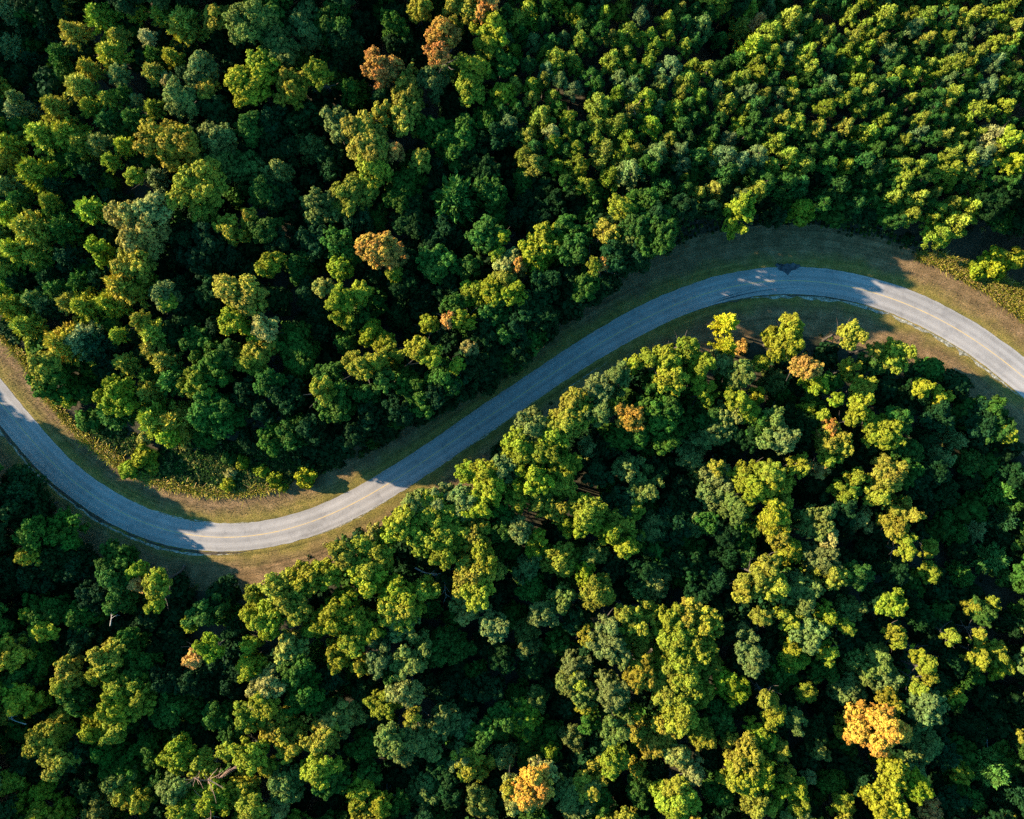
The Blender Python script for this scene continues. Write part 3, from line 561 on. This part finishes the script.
def dips(x, y):
    px, py = x / S + 512, 409.5 - y / S
    return -sum(d * np.exp(-((px - a) / (u * .75)) ** 2 - ((py - b) / (v * .75)) ** 2) for a, b, u, v, d in DIPS)
def ground_z(x, y):
    x = np.asarray(x, float); y = np.asarray(y, float)
    d = road_dist(x, y)
    t_ = np.clip((d - 11) / 9, 0, 1); t_ = t_ * t_ * (3 - 2 * t_)
    return -0.07 + t_ * (hills(x, y) + dips(x, y))
xs = np.r_[[-4000, -1500, -600, -300], np.arange(-170, 170.1, 1.7), [300, 600, 1500, 4000]]
ys = np.r_[[-4000, -1500, -600, -300], np.arange(-140, 140.1, 1.7), [300, 600, 1500, 4000]]
GX, GY = np.meshgrid(xs, ys)
GZ = np.empty_like(GX)
for r in range(len(ys)): GZ[r] = ground_z(GX[r], GY[r])
GZ[(np.abs(GX) > 200) | (np.abs(GY) > 180)] = -0.2
nx, ny = len(xs), len(ys)
a = (np.arange(ny - 1)[:, None] * nx + np.arange(nx - 1)[None]).ravel()
gme = mesh_from("ground", np.stack([GX, GY, GZ], -1).reshape(-1, 3), 4, np.stack([a, a + 1, a + nx + 1, a + nx], 1).ravel(), FLOOR)
gme.polygons.foreach_set("use_smooth", np.ones(len(gme.polygons), bool))
tag(link("ground", gme), kind='structure')

# little earth path in the wood
pp = np.array([gpt(*q) for q in [(474, 222), (468, 240), (463, 258), (456, 274), (446, 287), (432, 295), (415, 300), (396, 304)]])
pp = smooth(np.stack([np.interp(np.linspace(0, 7, 40), np.arange(8), pp[:, k]) for k in (0, 1)], 1), 8)
tg = np.gradient(pp, axis=0); tg /= np.linalg.norm(tg, axis=1, keepdims=True); nn_ = np.stack([-tg[:, 1], tg[:, 0]], 1)
L1 = pp + nn_ * 0.34; L2 = pp - nn_ * 0.34
V = np.r_[np.c_[L1, ground_z(L1[:, 0], L1[:, 1]) + 0.06], np.c_[L2, ground_z(L2[:, 0], L2[:, 1]) + 0.06]]
a = np.arange(39); F = np.stack([a + 40, a + 41, a + 1, a], 1)
p = V[F[0]]
if np.cross(p[1] - p[0], p[2] - p[0])[2] < 0: F = F[:, ::-1]
tag(link("path", mesh_from("path", V, 4, F.ravel(), TRACK)), kind='structure')

# ------------------------------------------------------------------ forest outline (photo pixels)
NB = [(-200,120),(-110,205),(-60,285),(0,338),(22,352),(42,382),(62,408),(85,425),(112,432),(135,452),(150,440),(176,438),(205,446),(240,440),(275,470),(310,472),(340,455),(372,440),(430,413),(470,398),(510,368),(545,338),(560,318),(600,293),(640,266),(665,238),(682,215),(740,212),(800,217),(868,222),(925,240),(955,242),(980,232),(1030,240),(1100,290),(1200,380)]
SB = [(-220,335),(-130,385),(-60,440),(0,482),(30,508),(60,534),(100,566),(150,582),(200,588),(240,592),(265,582),(300,562),(330,542),(360,526),(400,507),(440,487),(470,470),(500,440),(530,415),(565,397),(600,387),(640,363),(680,347),(720,345),(760,341),(800,330),(850,325),(880,332),(910,346),(940,361),(960,376),(985,402),(1024,440),(1090,520),(1200,640)]
nbx, nby = np.array(NB, float).T; sbx, sby = np.array(SB, float).T
def in_north(px, py, m=0): return py < np.interp(px, nbx, nby) - m
def in_south(px, py, m=0): return py > np.interp(px, sbx, sby) + m
PL_E = [(500,-60),(492,60),(500,120),(530,165),(590,190),(640,185),(690,190),(740,196),(800,200),(870,212),(930,225),(985,205),(1040,200)]
plx, ply = np.array([(492,-60)] + PL_E[2:], float).T
def in_plantation(px, py): return (px > 505 - 0.1 * py) & (py < np.interp(px, plx, ply))
CLEAR = [(200, 470, 44), (250, 470, 40), (290, 468, 30), (165, 474, 24), (122, 443, 17), (100, 385, 14), (95, 428, 18), (330, 470, 16), (378, 455, 16)]
def in_clearing(px, py):
    return any((px - x) ** 2 + ((py - y) * 1.5) ** 2 < r * r for x, y, r in CLEAR)

# ------------------------------------------------------------------ trees
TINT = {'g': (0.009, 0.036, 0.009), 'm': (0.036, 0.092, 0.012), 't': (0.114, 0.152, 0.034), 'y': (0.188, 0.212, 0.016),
        'l': (0.170, 0.225, 0.014), 'o': (0.208, 0.200, 0.020), 'n': (0.225, 0.220, 0.050), 'r': (0.370, 0.205, 0.042), 'q': (0.370, 0.232, 0.036),
        'v': (0.255, 0.270, 0.014)}  # foliage colours, with shade darkened into g and m, sunlight brightened into y
HB = {0: 7.5, 1: 9.5, 2: 12.0, 3: 14.5}
HF = {0: 5.5, 1: 8.2, 2: 10.2, 3: 12.0}
HP = {0: 10.5, 1: 11.5, 2: 12.8, 3: 14.2}
TREES = []       # dicts: kind, px, py, r(px), tint, lvl
for (ox, oy), txt in SURVEY.items():
    for e in txt.split():
        k = e[0]; x, y, r, c = e[1:].split(',')
        t_, l_ = c[0], int(c[1]); r = float(r)
        if k == 'b' and r < 17: continue
        TREES.append(dict(kind=k, px=ox + float(x) / 3, py=oy + float(y) / 3, r=max(r, 22 if k != 's' else 12) / 3, tint=t_, lvl=l_))
# plantation rows
prs = [t for t in TREES if t['kind'] == 'p']
PR = np.random.default_rng(5)
rowi = 0
for py in np.arange(-6, 230, 14.0):
    rowi += 1
    for px in np.arange(492 + (rowi % 2) * 7, 1040, 14.5):
        x = px + PR.uniform(-4, 4); y = py + PR.uniform(-4, 4)
        if not in_plantation(x, y) or x > 1034 or y < -8: continue
        if any((t['px'] - x) ** 2 + (t['py'] - y) ** 2 < (0.58 * t['r'] + 5.2) ** 2 for t in TREES if abs(t['px'] - x) < 26): continue
        hollow = ((x - 715) / 30) ** 2 + ((y - 38) / 26) ** 2 < 1
        if hollow and PR.uniform() < 0.8: continue
        TREES.append(dict(kind='p', px=x, py=y, r=PR.uniform(7.0, 10.5), tint=PR.choice(list('mmytoym')), lvl=int(PR.choice([0, 1, 1, 2, 2]))))

# the 300 largest pines stay single trees; the smallest ones between them become one mass
pl = sorted([t for t in TREES if t['kind'] == 'p'], key=lambda t: -t['r'])
MINOR = pl[298:]
drop_ids = {id(t) for t in MINOR}
TREES = [t for t in TREES if id(t) not in drop_ids]
LABEL_KIND = {'p': 'pine', 'f': 'young conifer', 's': 'shrub'}
def make_tree(T, i):
    k, c = T['kind'], T['tint']
    rg = random.Random(i * 7919 + 13)
    if k == 'b':
        Hh = HB[T['lvl']] + rg.uniform(-.9, .9) + T['r'] * 0.06 + (2.2 if c in 'qr' else 0)
        if 250 < T['px'] < 770 and 0 < np.interp(T['px'], nbx, nby) - T['py'] < 90: Hh += 3.6
    elif k == 'f': Hh = HF[T['lvl']] + rg.uniform(-.5, .5) + T['r'] * 0.08
    elif k == 'p': Hh = (HP[T['lvl']] + rg.uniform(-.5, .5)) * (0.74 if T['py'] > 183 and T['px'] > 840 else 1.18 if T['py'] > 140 and 620 < T['px'] < 800 else 1)
    else: Hh = 0.0
    R0 = T['r'] * S
    if k == 'b':
        R = R0 * 1.13; lk = 'b2' if R < 2.75 else 'b3' if R < 4.2 else 'b5'
        cz = Hh - R * (1.25 if R < 2.75 else 1.1 if R < 4.2 else 0.9); hc = Hh - R * 0.4
    elif k == 'f':
        R = R0 * 1.15; lk = 'f'; Hc = R * 1.9 * 2 * 0.62; Hh = max(Hh, Hc + 0.5); cz = Hh - Hc; hc = Hh - 0.45 * Hc
    elif k == 'p':
        R = R0 * 0.95; lk = 'p'; Hc = 5.0 * R / 1.9; cz = Hh - Hc; hc = Hh - 0.4 * Hc
    else:
        R = R0 * 1.1; lk = 's'; cz = R * 0.72; hc = R
    Rn, me, *_ = LIB[lk][rg.randrange(len(LIB[lk]))]
    sc_ = R / Rn * (H - hc) / H
    x, y, zg = place_on(T['px'], T['py'], hc)
    name = {'p': 'pine_tree', 'f': 'young_conifer', 's': 'roadside_shrub'}.get(k) or {'g': 'broadleaf_tree', 'm': 'broadleaf_tree', 't': 'pale_green_tree', 'y': 'yellowing_tree', 'l': 'yellowing_tree', 'v': 'yellowing_tree'}.get(c, 'golden_tree')
    e = bpy.data.objects.new(name, None); COL.objects.link(e)
    e.empty_display_size = 0.5
    e.location = (x, y, zg - 0.05); e.rotation_euler = (0, 0, rg.uniform(0, 6.283))
    cr = link('crown', me, e, (0, 0, cz)); 
    zs = rg.uniform(0.9, 1.12)
    cr.scale = (sc_ * rg.uniform(.85, 1.15), sc_ * rg.uniform(.85, 1.15), sc_ * zs)
    b = TINT[c]; v = rg.uniform(0.82, 1.2)
    if k == 'p': b = (b[0] * .92, b[1] * 1.06, b[2] * 1.35)
    if k == 'f': b = (b[0] * 1.55, b[1] * 1.5, b[2] * 1.9)
    cr.color = (b[0] * v * rg.uniform(.88, 1.12), b[1] * v, b[2] * v * rg.uniform(.8, 1.25), 1)
    trs = TRUNKS[k]
    tr = link('trunk', trs[rg.randrange(len(trs))], e)
    th = (cz + (R * 0.45 if k == 'b' else Hc * 0.75 if k in 'fp' else R * .2)) / 10.0
    tr.scale = (max(.35, th * .9), max(.35, th * .9), th) if k != 's' else (th * 2, th * 2, th)
    T.update(obj=e, x=x, y=y, h=Hh, R=R, name=name, cz=cz)
for i, T in enumerate(TREES): make_tree(T, i)

# ------------------------------------------------------------------ low trees under and between (one mass) and wood beyond the frame
cells = {}
def occ_add(px, py, r): cells.setdefault((int(px // 40), int(py // 40)), []).append((px, py, r))
def occ_hit(px, py, r, f):
    cx, cy_ = int(px // 40), int(py // 40)
    for i in range(cx - 1, cx + 2):
        for j in range(cy_ - 1, cy_ + 2):
            for x, y, q in cells.get((i, j), ()):
                if (x - px) ** 2 + (y - py) ** 2 < (f * (q + r)) ** 2: return True
    return False
for T in TREES: occ_add(T['px'], T['py'], T['r'])
FR = np.random.default_rng(9)
low, beyond = [], []
for _ in range(9000):
    px, py = FR.uniform(-5, 1029), FR.uniform(-5, 824)
    r = FR.uniform(9, 15)
    if not (in_north(px, py, 9) or in_south(px, py, 9)) or in_clearing(px, py) or (in_plantation(px, py) and not (500 < px < 890 and py > np.interp(px, plx, ply) - 55)): continue
    if occ_hit(px, py, r, 0.66): continue
    occ_add(px, py, r); low.append((px, py, r))
belt = []
for _ in range(2500):          # dense low growth along the wood's edge, added to stop sun under the crowns
    px = FR.uniform(300, 900); py = np.interp(px, nbx, nby) - FR.uniform(8, 62); r = FR.uniform(10, 15)
    if in_clearing(px, py) or any((px - a) ** 2 + (py - b) ** 2 < (0.55 * (r + q)) ** 2 for a, b, q in belt): continue
    belt.append((px, py, r))
for _ in range(9000):
    px, py = FR.uniform(-230, 1180), FR.uniform(-170, 980)
    if -14 < px < 1038 and -14 < py < 833: continue
    r = FR.uniform(14, 22)
    if not (in_north(px, py, 8) or in_south(px, py, 8)): continue
    if occ_hit(px, py, r, 0.62): continue
    occ_add(px, py, r); beyond.append((px, py, r))

def mass(name, spots, hts, tints, seed, label_kind='stuff'):
    rg = np.random.default_rng(seed); Q, T_, A_, C_ = [], [], [], []
    for px, py, r in spots:
        near = name != 'understory_trees' and -75 < px < 1099 and -75 < py < 894
        if near: _, _, q, t, a = LIB['b3'][rg.integers(6)]; q = q * (2.4 / 3.3)
        else: q, t, a = low_q[rg.integers(len(low_q))]
        hh = (rg.uniform(5.6, 8.6) if name == 'understory_trees' and 400 < px < 740 and -4 < np.interp(px, nbx, nby) - py < 63 else rg.uniform(*hts)) * (0.5 if (px < 5 and py < 345 and name != 'understory_trees') else 1); R = r * S * 1.15; x, y, zg = place_on(px, py, hh)  # understory near the edge raised to shade the road
        s = R / 2.4; an = rg.uniform(0, 6.283); c, sn = math.cos(an), math.sin(an)
        v = q * s
        v = np.stack([v[:, 0] * c - v[:, 1] * sn, v[:, 0] * sn + v[:, 1] * c, v[:, 2]], 1)
        Q.append(v + np.array([x, y, zg + hh - R * .6])); T_.append(t); A_.append(a)
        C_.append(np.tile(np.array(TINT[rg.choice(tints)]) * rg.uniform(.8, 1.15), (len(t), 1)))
    return tag(link(name, quads_mesh(name, np.concatenate(Q), np.concatenate(T_), np.concatenate(A_), UNDER, np.concatenate(C_))), kind='stuff')
mass("understory_trees", low + belt, (2.8, 5.6), list('gggm'), 31)  # coloured dark so gaps between crowns read as deep shade
mass("surrounding_woodland", beyond, (10.5, 14.0), list('gmmtyo'), 32)

Q, T_, A_, C_ = [], [], [], []
mrg = np.random.default_rng(33)
for t in MINOR:
    R = t['r'] * S * 0.95; Hc = 5.0 * R / 1.9; Hh = HP[t['lvl']] * (0.74 if t['py'] > 183 and t['px'] > 840 else 1)
    _, _, q, tt, aa = LIB['p'][mrg.integers(6)]
    x, y, zg = place_on(t['px'], t['py'], Hh - 0.4 * Hc); an = mrg.uniform(0, 6.283); v = q * (R / 1.9)
    v = np.stack([v[:, 0] * math.cos(an) - v[:, 1] * math.sin(an), v[:, 0] * math.sin(an) + v[:, 1] * math.cos(an), v[:, 2]], 1)
    Q.append(v + np.array([x, y, zg + Hh - Hc])); T_.append(tt); A_.append(aa)
    b = np.array(TINT[t['tint']]) * np.array([.92, 1.06, 1.35]) * mrg.uniform(.82, 1.2); C_.append(np.tile(b, (len(tt), 1)))
tag(link("pine_stand", quads_mesh("pine_stand", np.concatenate(Q), np.concatenate(T_), np.concatenate(A_), UNDER, np.concatenate(C_))), kind='stuff')

# undergrowth: low leafy plants over the forest floor
UR = np.random.default_rng(14)
P, NRM, CC, TT = [], [], [], []
UG = []
while len(UG) < 2600:
    px, py = UR.uniform(-10, 1034), UR.uniform(-10, 829)
    if in_north(px, py, -3) or in_south(px, py, -3): UG.append((px, py, UR.uniform(0.35, 0.9)))
for x, y, r in CLEAR:
    for _ in range(int(r * r * 1.1)):
        a_ = UR.uniform(0, 6.283); q_ = r * math.sqrt(UR.uniform(0, 1)) * 1.15
        px, py = x + q_ * math.cos(a_), y + q_ * math.sin(a_) / 1.5
        if py < np.interp(px, [0, 50, 100, 138, 165, 230, 285, 345, 420], [335, 398, 450, 474, 484, 493, 484, 466, 425]): UG.append((px, py, UR.uniform(0.22, 0.6)))
for _ in range(2600):          # rough scrub between the mown verge and the wood
    i_ = int(UR.integers(0, NS - 1)); 
    if not (320 < mpx[i_] < 960): continue
    o_ = half_u[i_] + vu[i_] + UR.normal(1.0, 0.75)
    UG.append((512 + (mid[i_, 0] + nor[i_, 0] * o_) / S, 409.5 - (mid[i_, 1] + nor[i_, 1] * o_) / S, UR.uniform(0.12, 0.5)))
for px, py, R in UG:
    x, y = gpt(px, py)
    zg = float(ground_z(np.array([x]), np.array([y]))[0])
    m_ = int(14 + 36 * R)
    d = unit(UR.normal(size=(m_, 3))); d[:, 2] = np.abs(d[:, 2])
    P.append(np.array([x, y, zg]) + d * np.array([R, R, R * .8]) * UR.uniform(.4, 1, (m_, 1))); NRM.append(unit(d + UR.normal(0, .5, (m_, 3)) + [0, 0, .3]))
    CC.append(np.tile(np.array(TINT[UR.choice(list('gggmmn'))]) * UR.uniform(.5, .95), (m_, 1))); TT.append(UR.uniform(0, 1, m_))  # plant colours darkened to stand in for shade over the clearing
P = np.concatenate(P); NRM = np.concatenate(NRM); CC = np.concatenate(CC); TT = np.concatenate(TT)
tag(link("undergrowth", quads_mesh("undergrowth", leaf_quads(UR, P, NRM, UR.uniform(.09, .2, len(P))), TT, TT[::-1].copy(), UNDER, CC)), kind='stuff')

# blades on the verges
def blades(name, xy, zg, hgt, wid, cols, seed, lean=0.5):
    rg = np.random.default_rng(seed); n_ = len(xy)
    b = np.c_[xy, zg]; an = rg.uniform(0, 6.283, n_)
    u = np.stack([np.cos(an), np.sin(an), np.zeros(n_)], 1)
    h_ = (hgt * rg.uniform(.6, 1.3, n_))[:, None]; w_ = (wid * rg.uniform(.7, 1.3, n_))[:, None]
    ln = np.c_[rg.normal(0, lean, (n_, 2)), np.ones(n_)]
    q = np.stack([b - u * w_ * .6, b + u * w_ * .6, b + ln * h_ + u * w_ * .4, b + ln * h_ - u * w_ * .4], 1).reshape(-1, 3)
    tt = rg.uniform(0, 1, n_)
    return tag(link(name, quads_mesh(name, q, tt, rg.uniform(0, 1, n_), UNDER, cols)), kind='stuff')
BR = np.random.default_rng(15)
n_ = 60000
st = BR.integers(0, NS - 1, n_); side = BR.uniform(size=n_) < 0.58
of = np.where(side, half_u[st] + BR.uniform(0.1, 1, n_) ** 1.0 * vu[st], -half_l[st] - BR.uniform(0.02, 1, n_) * -vl[st])
xy = mid[st] + nor[st] * of[:, None] + BR.normal(0, .2, (n_, 2))
pal = np.array([(0.14, 0.11, 0.03), (0.21, 0.14, 0.06), (0.26, 0.165, 0.08), (0.10, 0.088, 0.022)])
pn = (np.sin(xy[:, 0] * .23) + np.sin(xy[:, 1] * .31 + 1) + BR.normal(0, 1, n_))
ci = np.clip(((pn + 2.2) / 4.4 * 4).astype(int), 0, 3)
blades("verge_grass", xy, np.zeros(n_) - 0.02, 0.13, 0.05, pal[ci] * BR.uniform(.55, 1.0, (n_, 1)), 41)
# taller golden weeds: crest of the left inner bend and bank of the right bend
crest = np.array([(0,335),(12,347),(24,362),(36,380),(50,402),(66,422),(82,440),(100,454),(118,466),(138,478),(165,487),(195,493),(230,496),(262,492),(285,486)], float)
t_ = BR.uniform(0, len(crest) - 1, 13000) ** 1.0; cx = np.interp(t_, np.arange(len(crest)), crest[:, 0]); cy_ = np.interp(t_, np.arange(len(crest)), crest[:, 1])
up_in = np.abs(BR.normal(0, 4.5, 13000)) * np.interp(cx, [0, 60, 110, 160, 290], [.4, .4, 1.1, 0.7, 0.6])
cx += up_in * 0.45; cy_ -= up_in * 0.8
rb = np.array([(916,258),(940,266),(962,280),(985,292),(1010,312),(1034,332)], float)
t2 = BR.uniform(0, len(rb) - 1, 13000); bx = np.interp(t2, np.arange(len(rb)), rb[:, 0]); by = np.interp(t2, np.arange(len(rb)), rb[:, 1])
o2 = BR.uniform(0, 1, 13000) * np.interp(bx, [916, 960, 1034], [4, 17, 34]); bx += o2 * .45; by -= o2 * .85
wx = np.r_[cx, bx]; wy = np.r_[cy_, by]; n2 = len(wx)
wxy = np.array([gpt(a_, b_) for a_, b_ in zip(wx, wy)])
wz = ground_z(wxy[:, 0], wxy[:, 1])
pal2 = np.array([(0.42, 0.33, 0.06), (0.30, 0.29, 0.03), (0.22, 0.25, 0.022), (0.42, 0.30, 0.10)])
blades("tall_weeds", wxy, wz, 0.6, 0.1, pal2[BR.integers(0, 4, n2)] * np.where(np.arange(n2) < len(cx), 1.0, 0.72)[:, None] * (0.65 + 0.5 * BR.uniform(size=(n2, 1))) * BR.uniform(.7, 1.15, (n2, 1)), 43, 0.9)

# ------------------------------------------------------------------ dead trees and fallen wood
def branchy(seed, base, axis, L, r0, nbr, spread, mat, depth=2):
    rg = np.random.default_rng(seed); tb = []; twig = []
    def grow(p, d, l, r, lev, out):
        pts = [np.array(p, float)]; dd = np.array(d, float)
        for s in range(4):
            dd = dd + rg.normal(0, .16, 3); dd /= np.linalg.norm(dd); pts.append(pts[-1] + dd * l / 4)
        out.append(tube(pts, np.linspace(r, r * .3, 5), 6))
        if lev > 0:
            for b in range(nbr):
                f = rg.uniform(.3, .95); i = min(3, int(f * 4)); q = pts[i] + (pts[i + 1] - pts[i]) * (f * 4 - i)
                nd = dd + rg.normal(0, spread, 3); nd /= np.linalg.norm(nd)
                grow(q, nd, l * rg.uniform(.35, .6), r * .5, lev - 1, twig)
    grow(base, axis, L, r0, depth, tb)
    return tb, twig
def dead(name, label, cat, px, py, z0, axis, L, r0, nbr, spread, mat, seed, group=None):
    x, y = place(px, py, z0 + L * .5 * max(axis[2], 0))
    zg = float(ground_z(np.array([x]), np.array([y]))[0])
    e = bpy.data.objects.new(name, None); COL.objects.link(e); e.location = (x, y, zg); tag(e, label, cat, group)
    tb, tw = branchy(seed, (0, 0, z0 if axis[2] < .5 else 0), axis, L, r0, nbr, spread, mat)
    V, F = join_tubes(tb); link("trunk", mesh_from("dead_trunk", V, 4, F, mat), e)
    V, F = join_tubes(tw); link("branches", mesh_from("dead_branches", V, 4, F, mat), e)
dead("dead_tree", "bare reddish dead tree spreading leafless branches among green crowns", "dead tree", 204, 747, 0, (0.05, -.05, 1), 15.0, .26, 9, 0.9, REDWOOD, 3)
dead("dead_tree", "bleached bare dead tree poking up left of the rust-orange twin crowns", "dead tree", 410, 33, 0, (0, 0, 1), 9.0, .15, 4, .8, DEADWOOD, 5)
dead("fallen_branch", "forked white fallen branch lying on dark trees near the left edge", "fallen branch", 22, 727, 9.5, (-.9, -.25, .1), 6.5, .13, 4, .6, DEADWOOD, 6)
dead("fallen_branch", "short straight grey fallen branch in the dark wood below the left bend", "fallen branch", 108, 627, 9.0, (.3, .9, .05), 3.2, .12, 2, .4, DEADWOOD, 8)
dead("fallen_tree", "grey fallen tree lying between sunlit crowns below the middle of the road", "fallen tree", 415, 568, 7.0, (.85, -.5, .08), 6.5, .16, 4, .5, DEADWOOD, 9)
dead("fallen_tree", "pale fallen tree in the darkest wood at the lower right edge", "fallen tree", 1002, 735, 4.5, (.2, -.95, .05), 8.0, .22, 4, .5, DEADWOOD, 10)
dead("fallen_branch", "bleached fallen branch in shade between trees above the left inner bend", "fallen branch", 263, 400, 7.0, (1, .1, .05), 4.5, .12, 4, .5, DEADWOOD, 12)
dead("dead_tree", "small brown broken snag standing in a dark gap among sunlit pines", "dead tree", 638, 123, 0, (0, 0, 1), 9.0, .3, 6, .7, REDWOOD, 14)

# ------------------------------------------------------------------ labels: which tree is which
MARK = [("the large bright orange tree", 883, 733), ("the tall rust-orange top-edge tree", 441, 28), ("the rusty tree near the top", 379, 70),
 ("the lone tan-orange tree", 378, 249), ("the golden tree beside the road", 632, 416), ("the golden-orange bend tree", 810, 366),
 ("the bright yellow verge shrub", 305, 478), ("the narrow yellow roadside tree", 727, 325), ("the large pale tan tree", 133, 230),
 ("the big round olive tree", 168, 140), ("the yellow bush by the road", 990, 265), ("the bare reddish dead tree", 204, 747),
 ("the lone round lime tree", 207, 649), ("the golden bottom-edge tree", 532, 793), ("the dark tar patch", 786, 268),
 ("the pale round edge tree", 624, 205),
 ("the white fallen branch", 22, 727), ("the pale fallen tree", 1002, 735), ("the grey fallen tree", 415, 568),
 ("the road's lowest point", 220, 552), ("the road's left end", 0, 401), ("the road's right end", 1024, 377), ("the middle of the road", 530, 390),
 ("the top left corner", 0, 0), ("the top right corner", 1024, 0), ("the bottom left corner", 0, 819), ("the bottom right corner", 1024, 819),
 ]
OWN = {(883, 733): "large bright orange tree, biggest orange crown in the whole wood", (441, 28): "tall rust-orange tree at the top edge, upper of an orange pair",
 (438, 50): "rust-orange tree joined below the tall orange one at the top edge", (379, 70): "rusty orange-brown tree standing left of the orange pair near the top",
 (378, 249): "lone tan-orange tree in the dark wood above the middle of the road", (632, 416): "golden round tree in sun beside the road's long diagonal stretch",
 (810, 366): "golden-orange tree among green ones inside the right-hand road bend", (305, 478): "small bright yellow shrub alone on the verge above the sunlit road",
 (727, 323): "narrow bright yellow tree standing out alone beside the right bend", (133, 230): "large pale tan-topped tree above the left side of the wood",
 (168, 140): "big round olive-gold tree, largest olive crown in the upper left", (207, 649): "lone round lime green tree with a small orange tree at its foot",
 (532, 793): "golden-yellow tree cut by the bottom edge left of the sage one", (624, 205): "pale yellow round tree alone at the wood edge above the road"}
COLW = {'g': 'dark green', 'm': 'mid-green', 't': 'pale sage', 'y': 'yellow-green', 'l': 'lime green', 'o': 'olive-gold', 'n': 'tan', 'r': 'rust-orange', 'q': 'golden', 'v': 'bright yellow'}
ORD = "nearest second third fourth fifth sixth seventh eighth ninth tenth eleventh twelfth thirteenth fourteenth fifteenth sixteenth seventeenth eighteenth nineteenth twentieth".split()
DIRS = ["right of", "above right of", "above", "above left of", "left of", "below left of", "below", "below right of"]
GROUPS = {'broadleaf_tree': "green broadleaf trees of the wood", 'pale_green_tree': "pale sage-green trees of the wood", 'yellowing_tree': "yellow-green trees of the wood",
          'golden_tree': "gold and orange autumn trees", 'pine_tree': "planted pines north of the road", 'young_conifer': "young conifers in the upper left", 'roadside_shrub': "shrubs along the verge"}
KW = {'pine_tree': ('pine', 'pine tree'), 'young_conifer': ('conifer', 'young conifer'), 'roadside_shrub': ('shrub', 'shrub')}
own_used = set()
for (ox, oy), txt in OWN.items():
    t = min((T for T in TREES), key=lambda T: (T['px'] - ox) ** 2 + (T['py'] - oy) ** 2 - (60 if T['tint'] in 'rqnol' else 0))
    if id(t) not in own_used:
        own_used.add(id(t)); t['label'] = txt
CAT = {}
def sector(T, m):
    return int(((math.atan2(-(T['py'] - m[2]), T['px'] - m[1]) / (math.pi / 4)) + 8.5) % 8)
for T in TREES:
    T['sz'] = 'small' if T['r'] < 9.5 else 'large' if T['r'] > 16.5 else ''
    T['key'] = (T['sz'], T['tint'], T['name'])
for T in TREES:
    cat = KW.get(T['name'], ('tree', 'tree'))
    if 'label' not in T:
        best = None
        for m in sorted(MARK, key=lambda m: (T['px'] - m[1]) ** 2 + (T['py'] - m[2]) ** 2)[:4]:
            d2 = (T['px'] - m[1]) ** 2 + (T['py'] - m[2]) ** 2
            if d2 < 16: continue
            se = sector(T, m)
            k = sum(1 for U in TREES if U is not T and U['key'] == T['key'] and sector(U, m) == se and (U['px'] - m[1]) ** 2 + (U['py'] - m[2]) ** 2 < d2)
            if best is None or k < best[0]: best = (k, DIRS[se], m[0])
        k, dr, mk = best
        T['label'] = " ".join(x for x in (T['sz'], COLW[T['tint']], cat[1] + ",", ORD[min(k, 19)], dr, mk) if x)
    tag(T['obj'], T['label'], cat[0], GROUPS[T['name']])
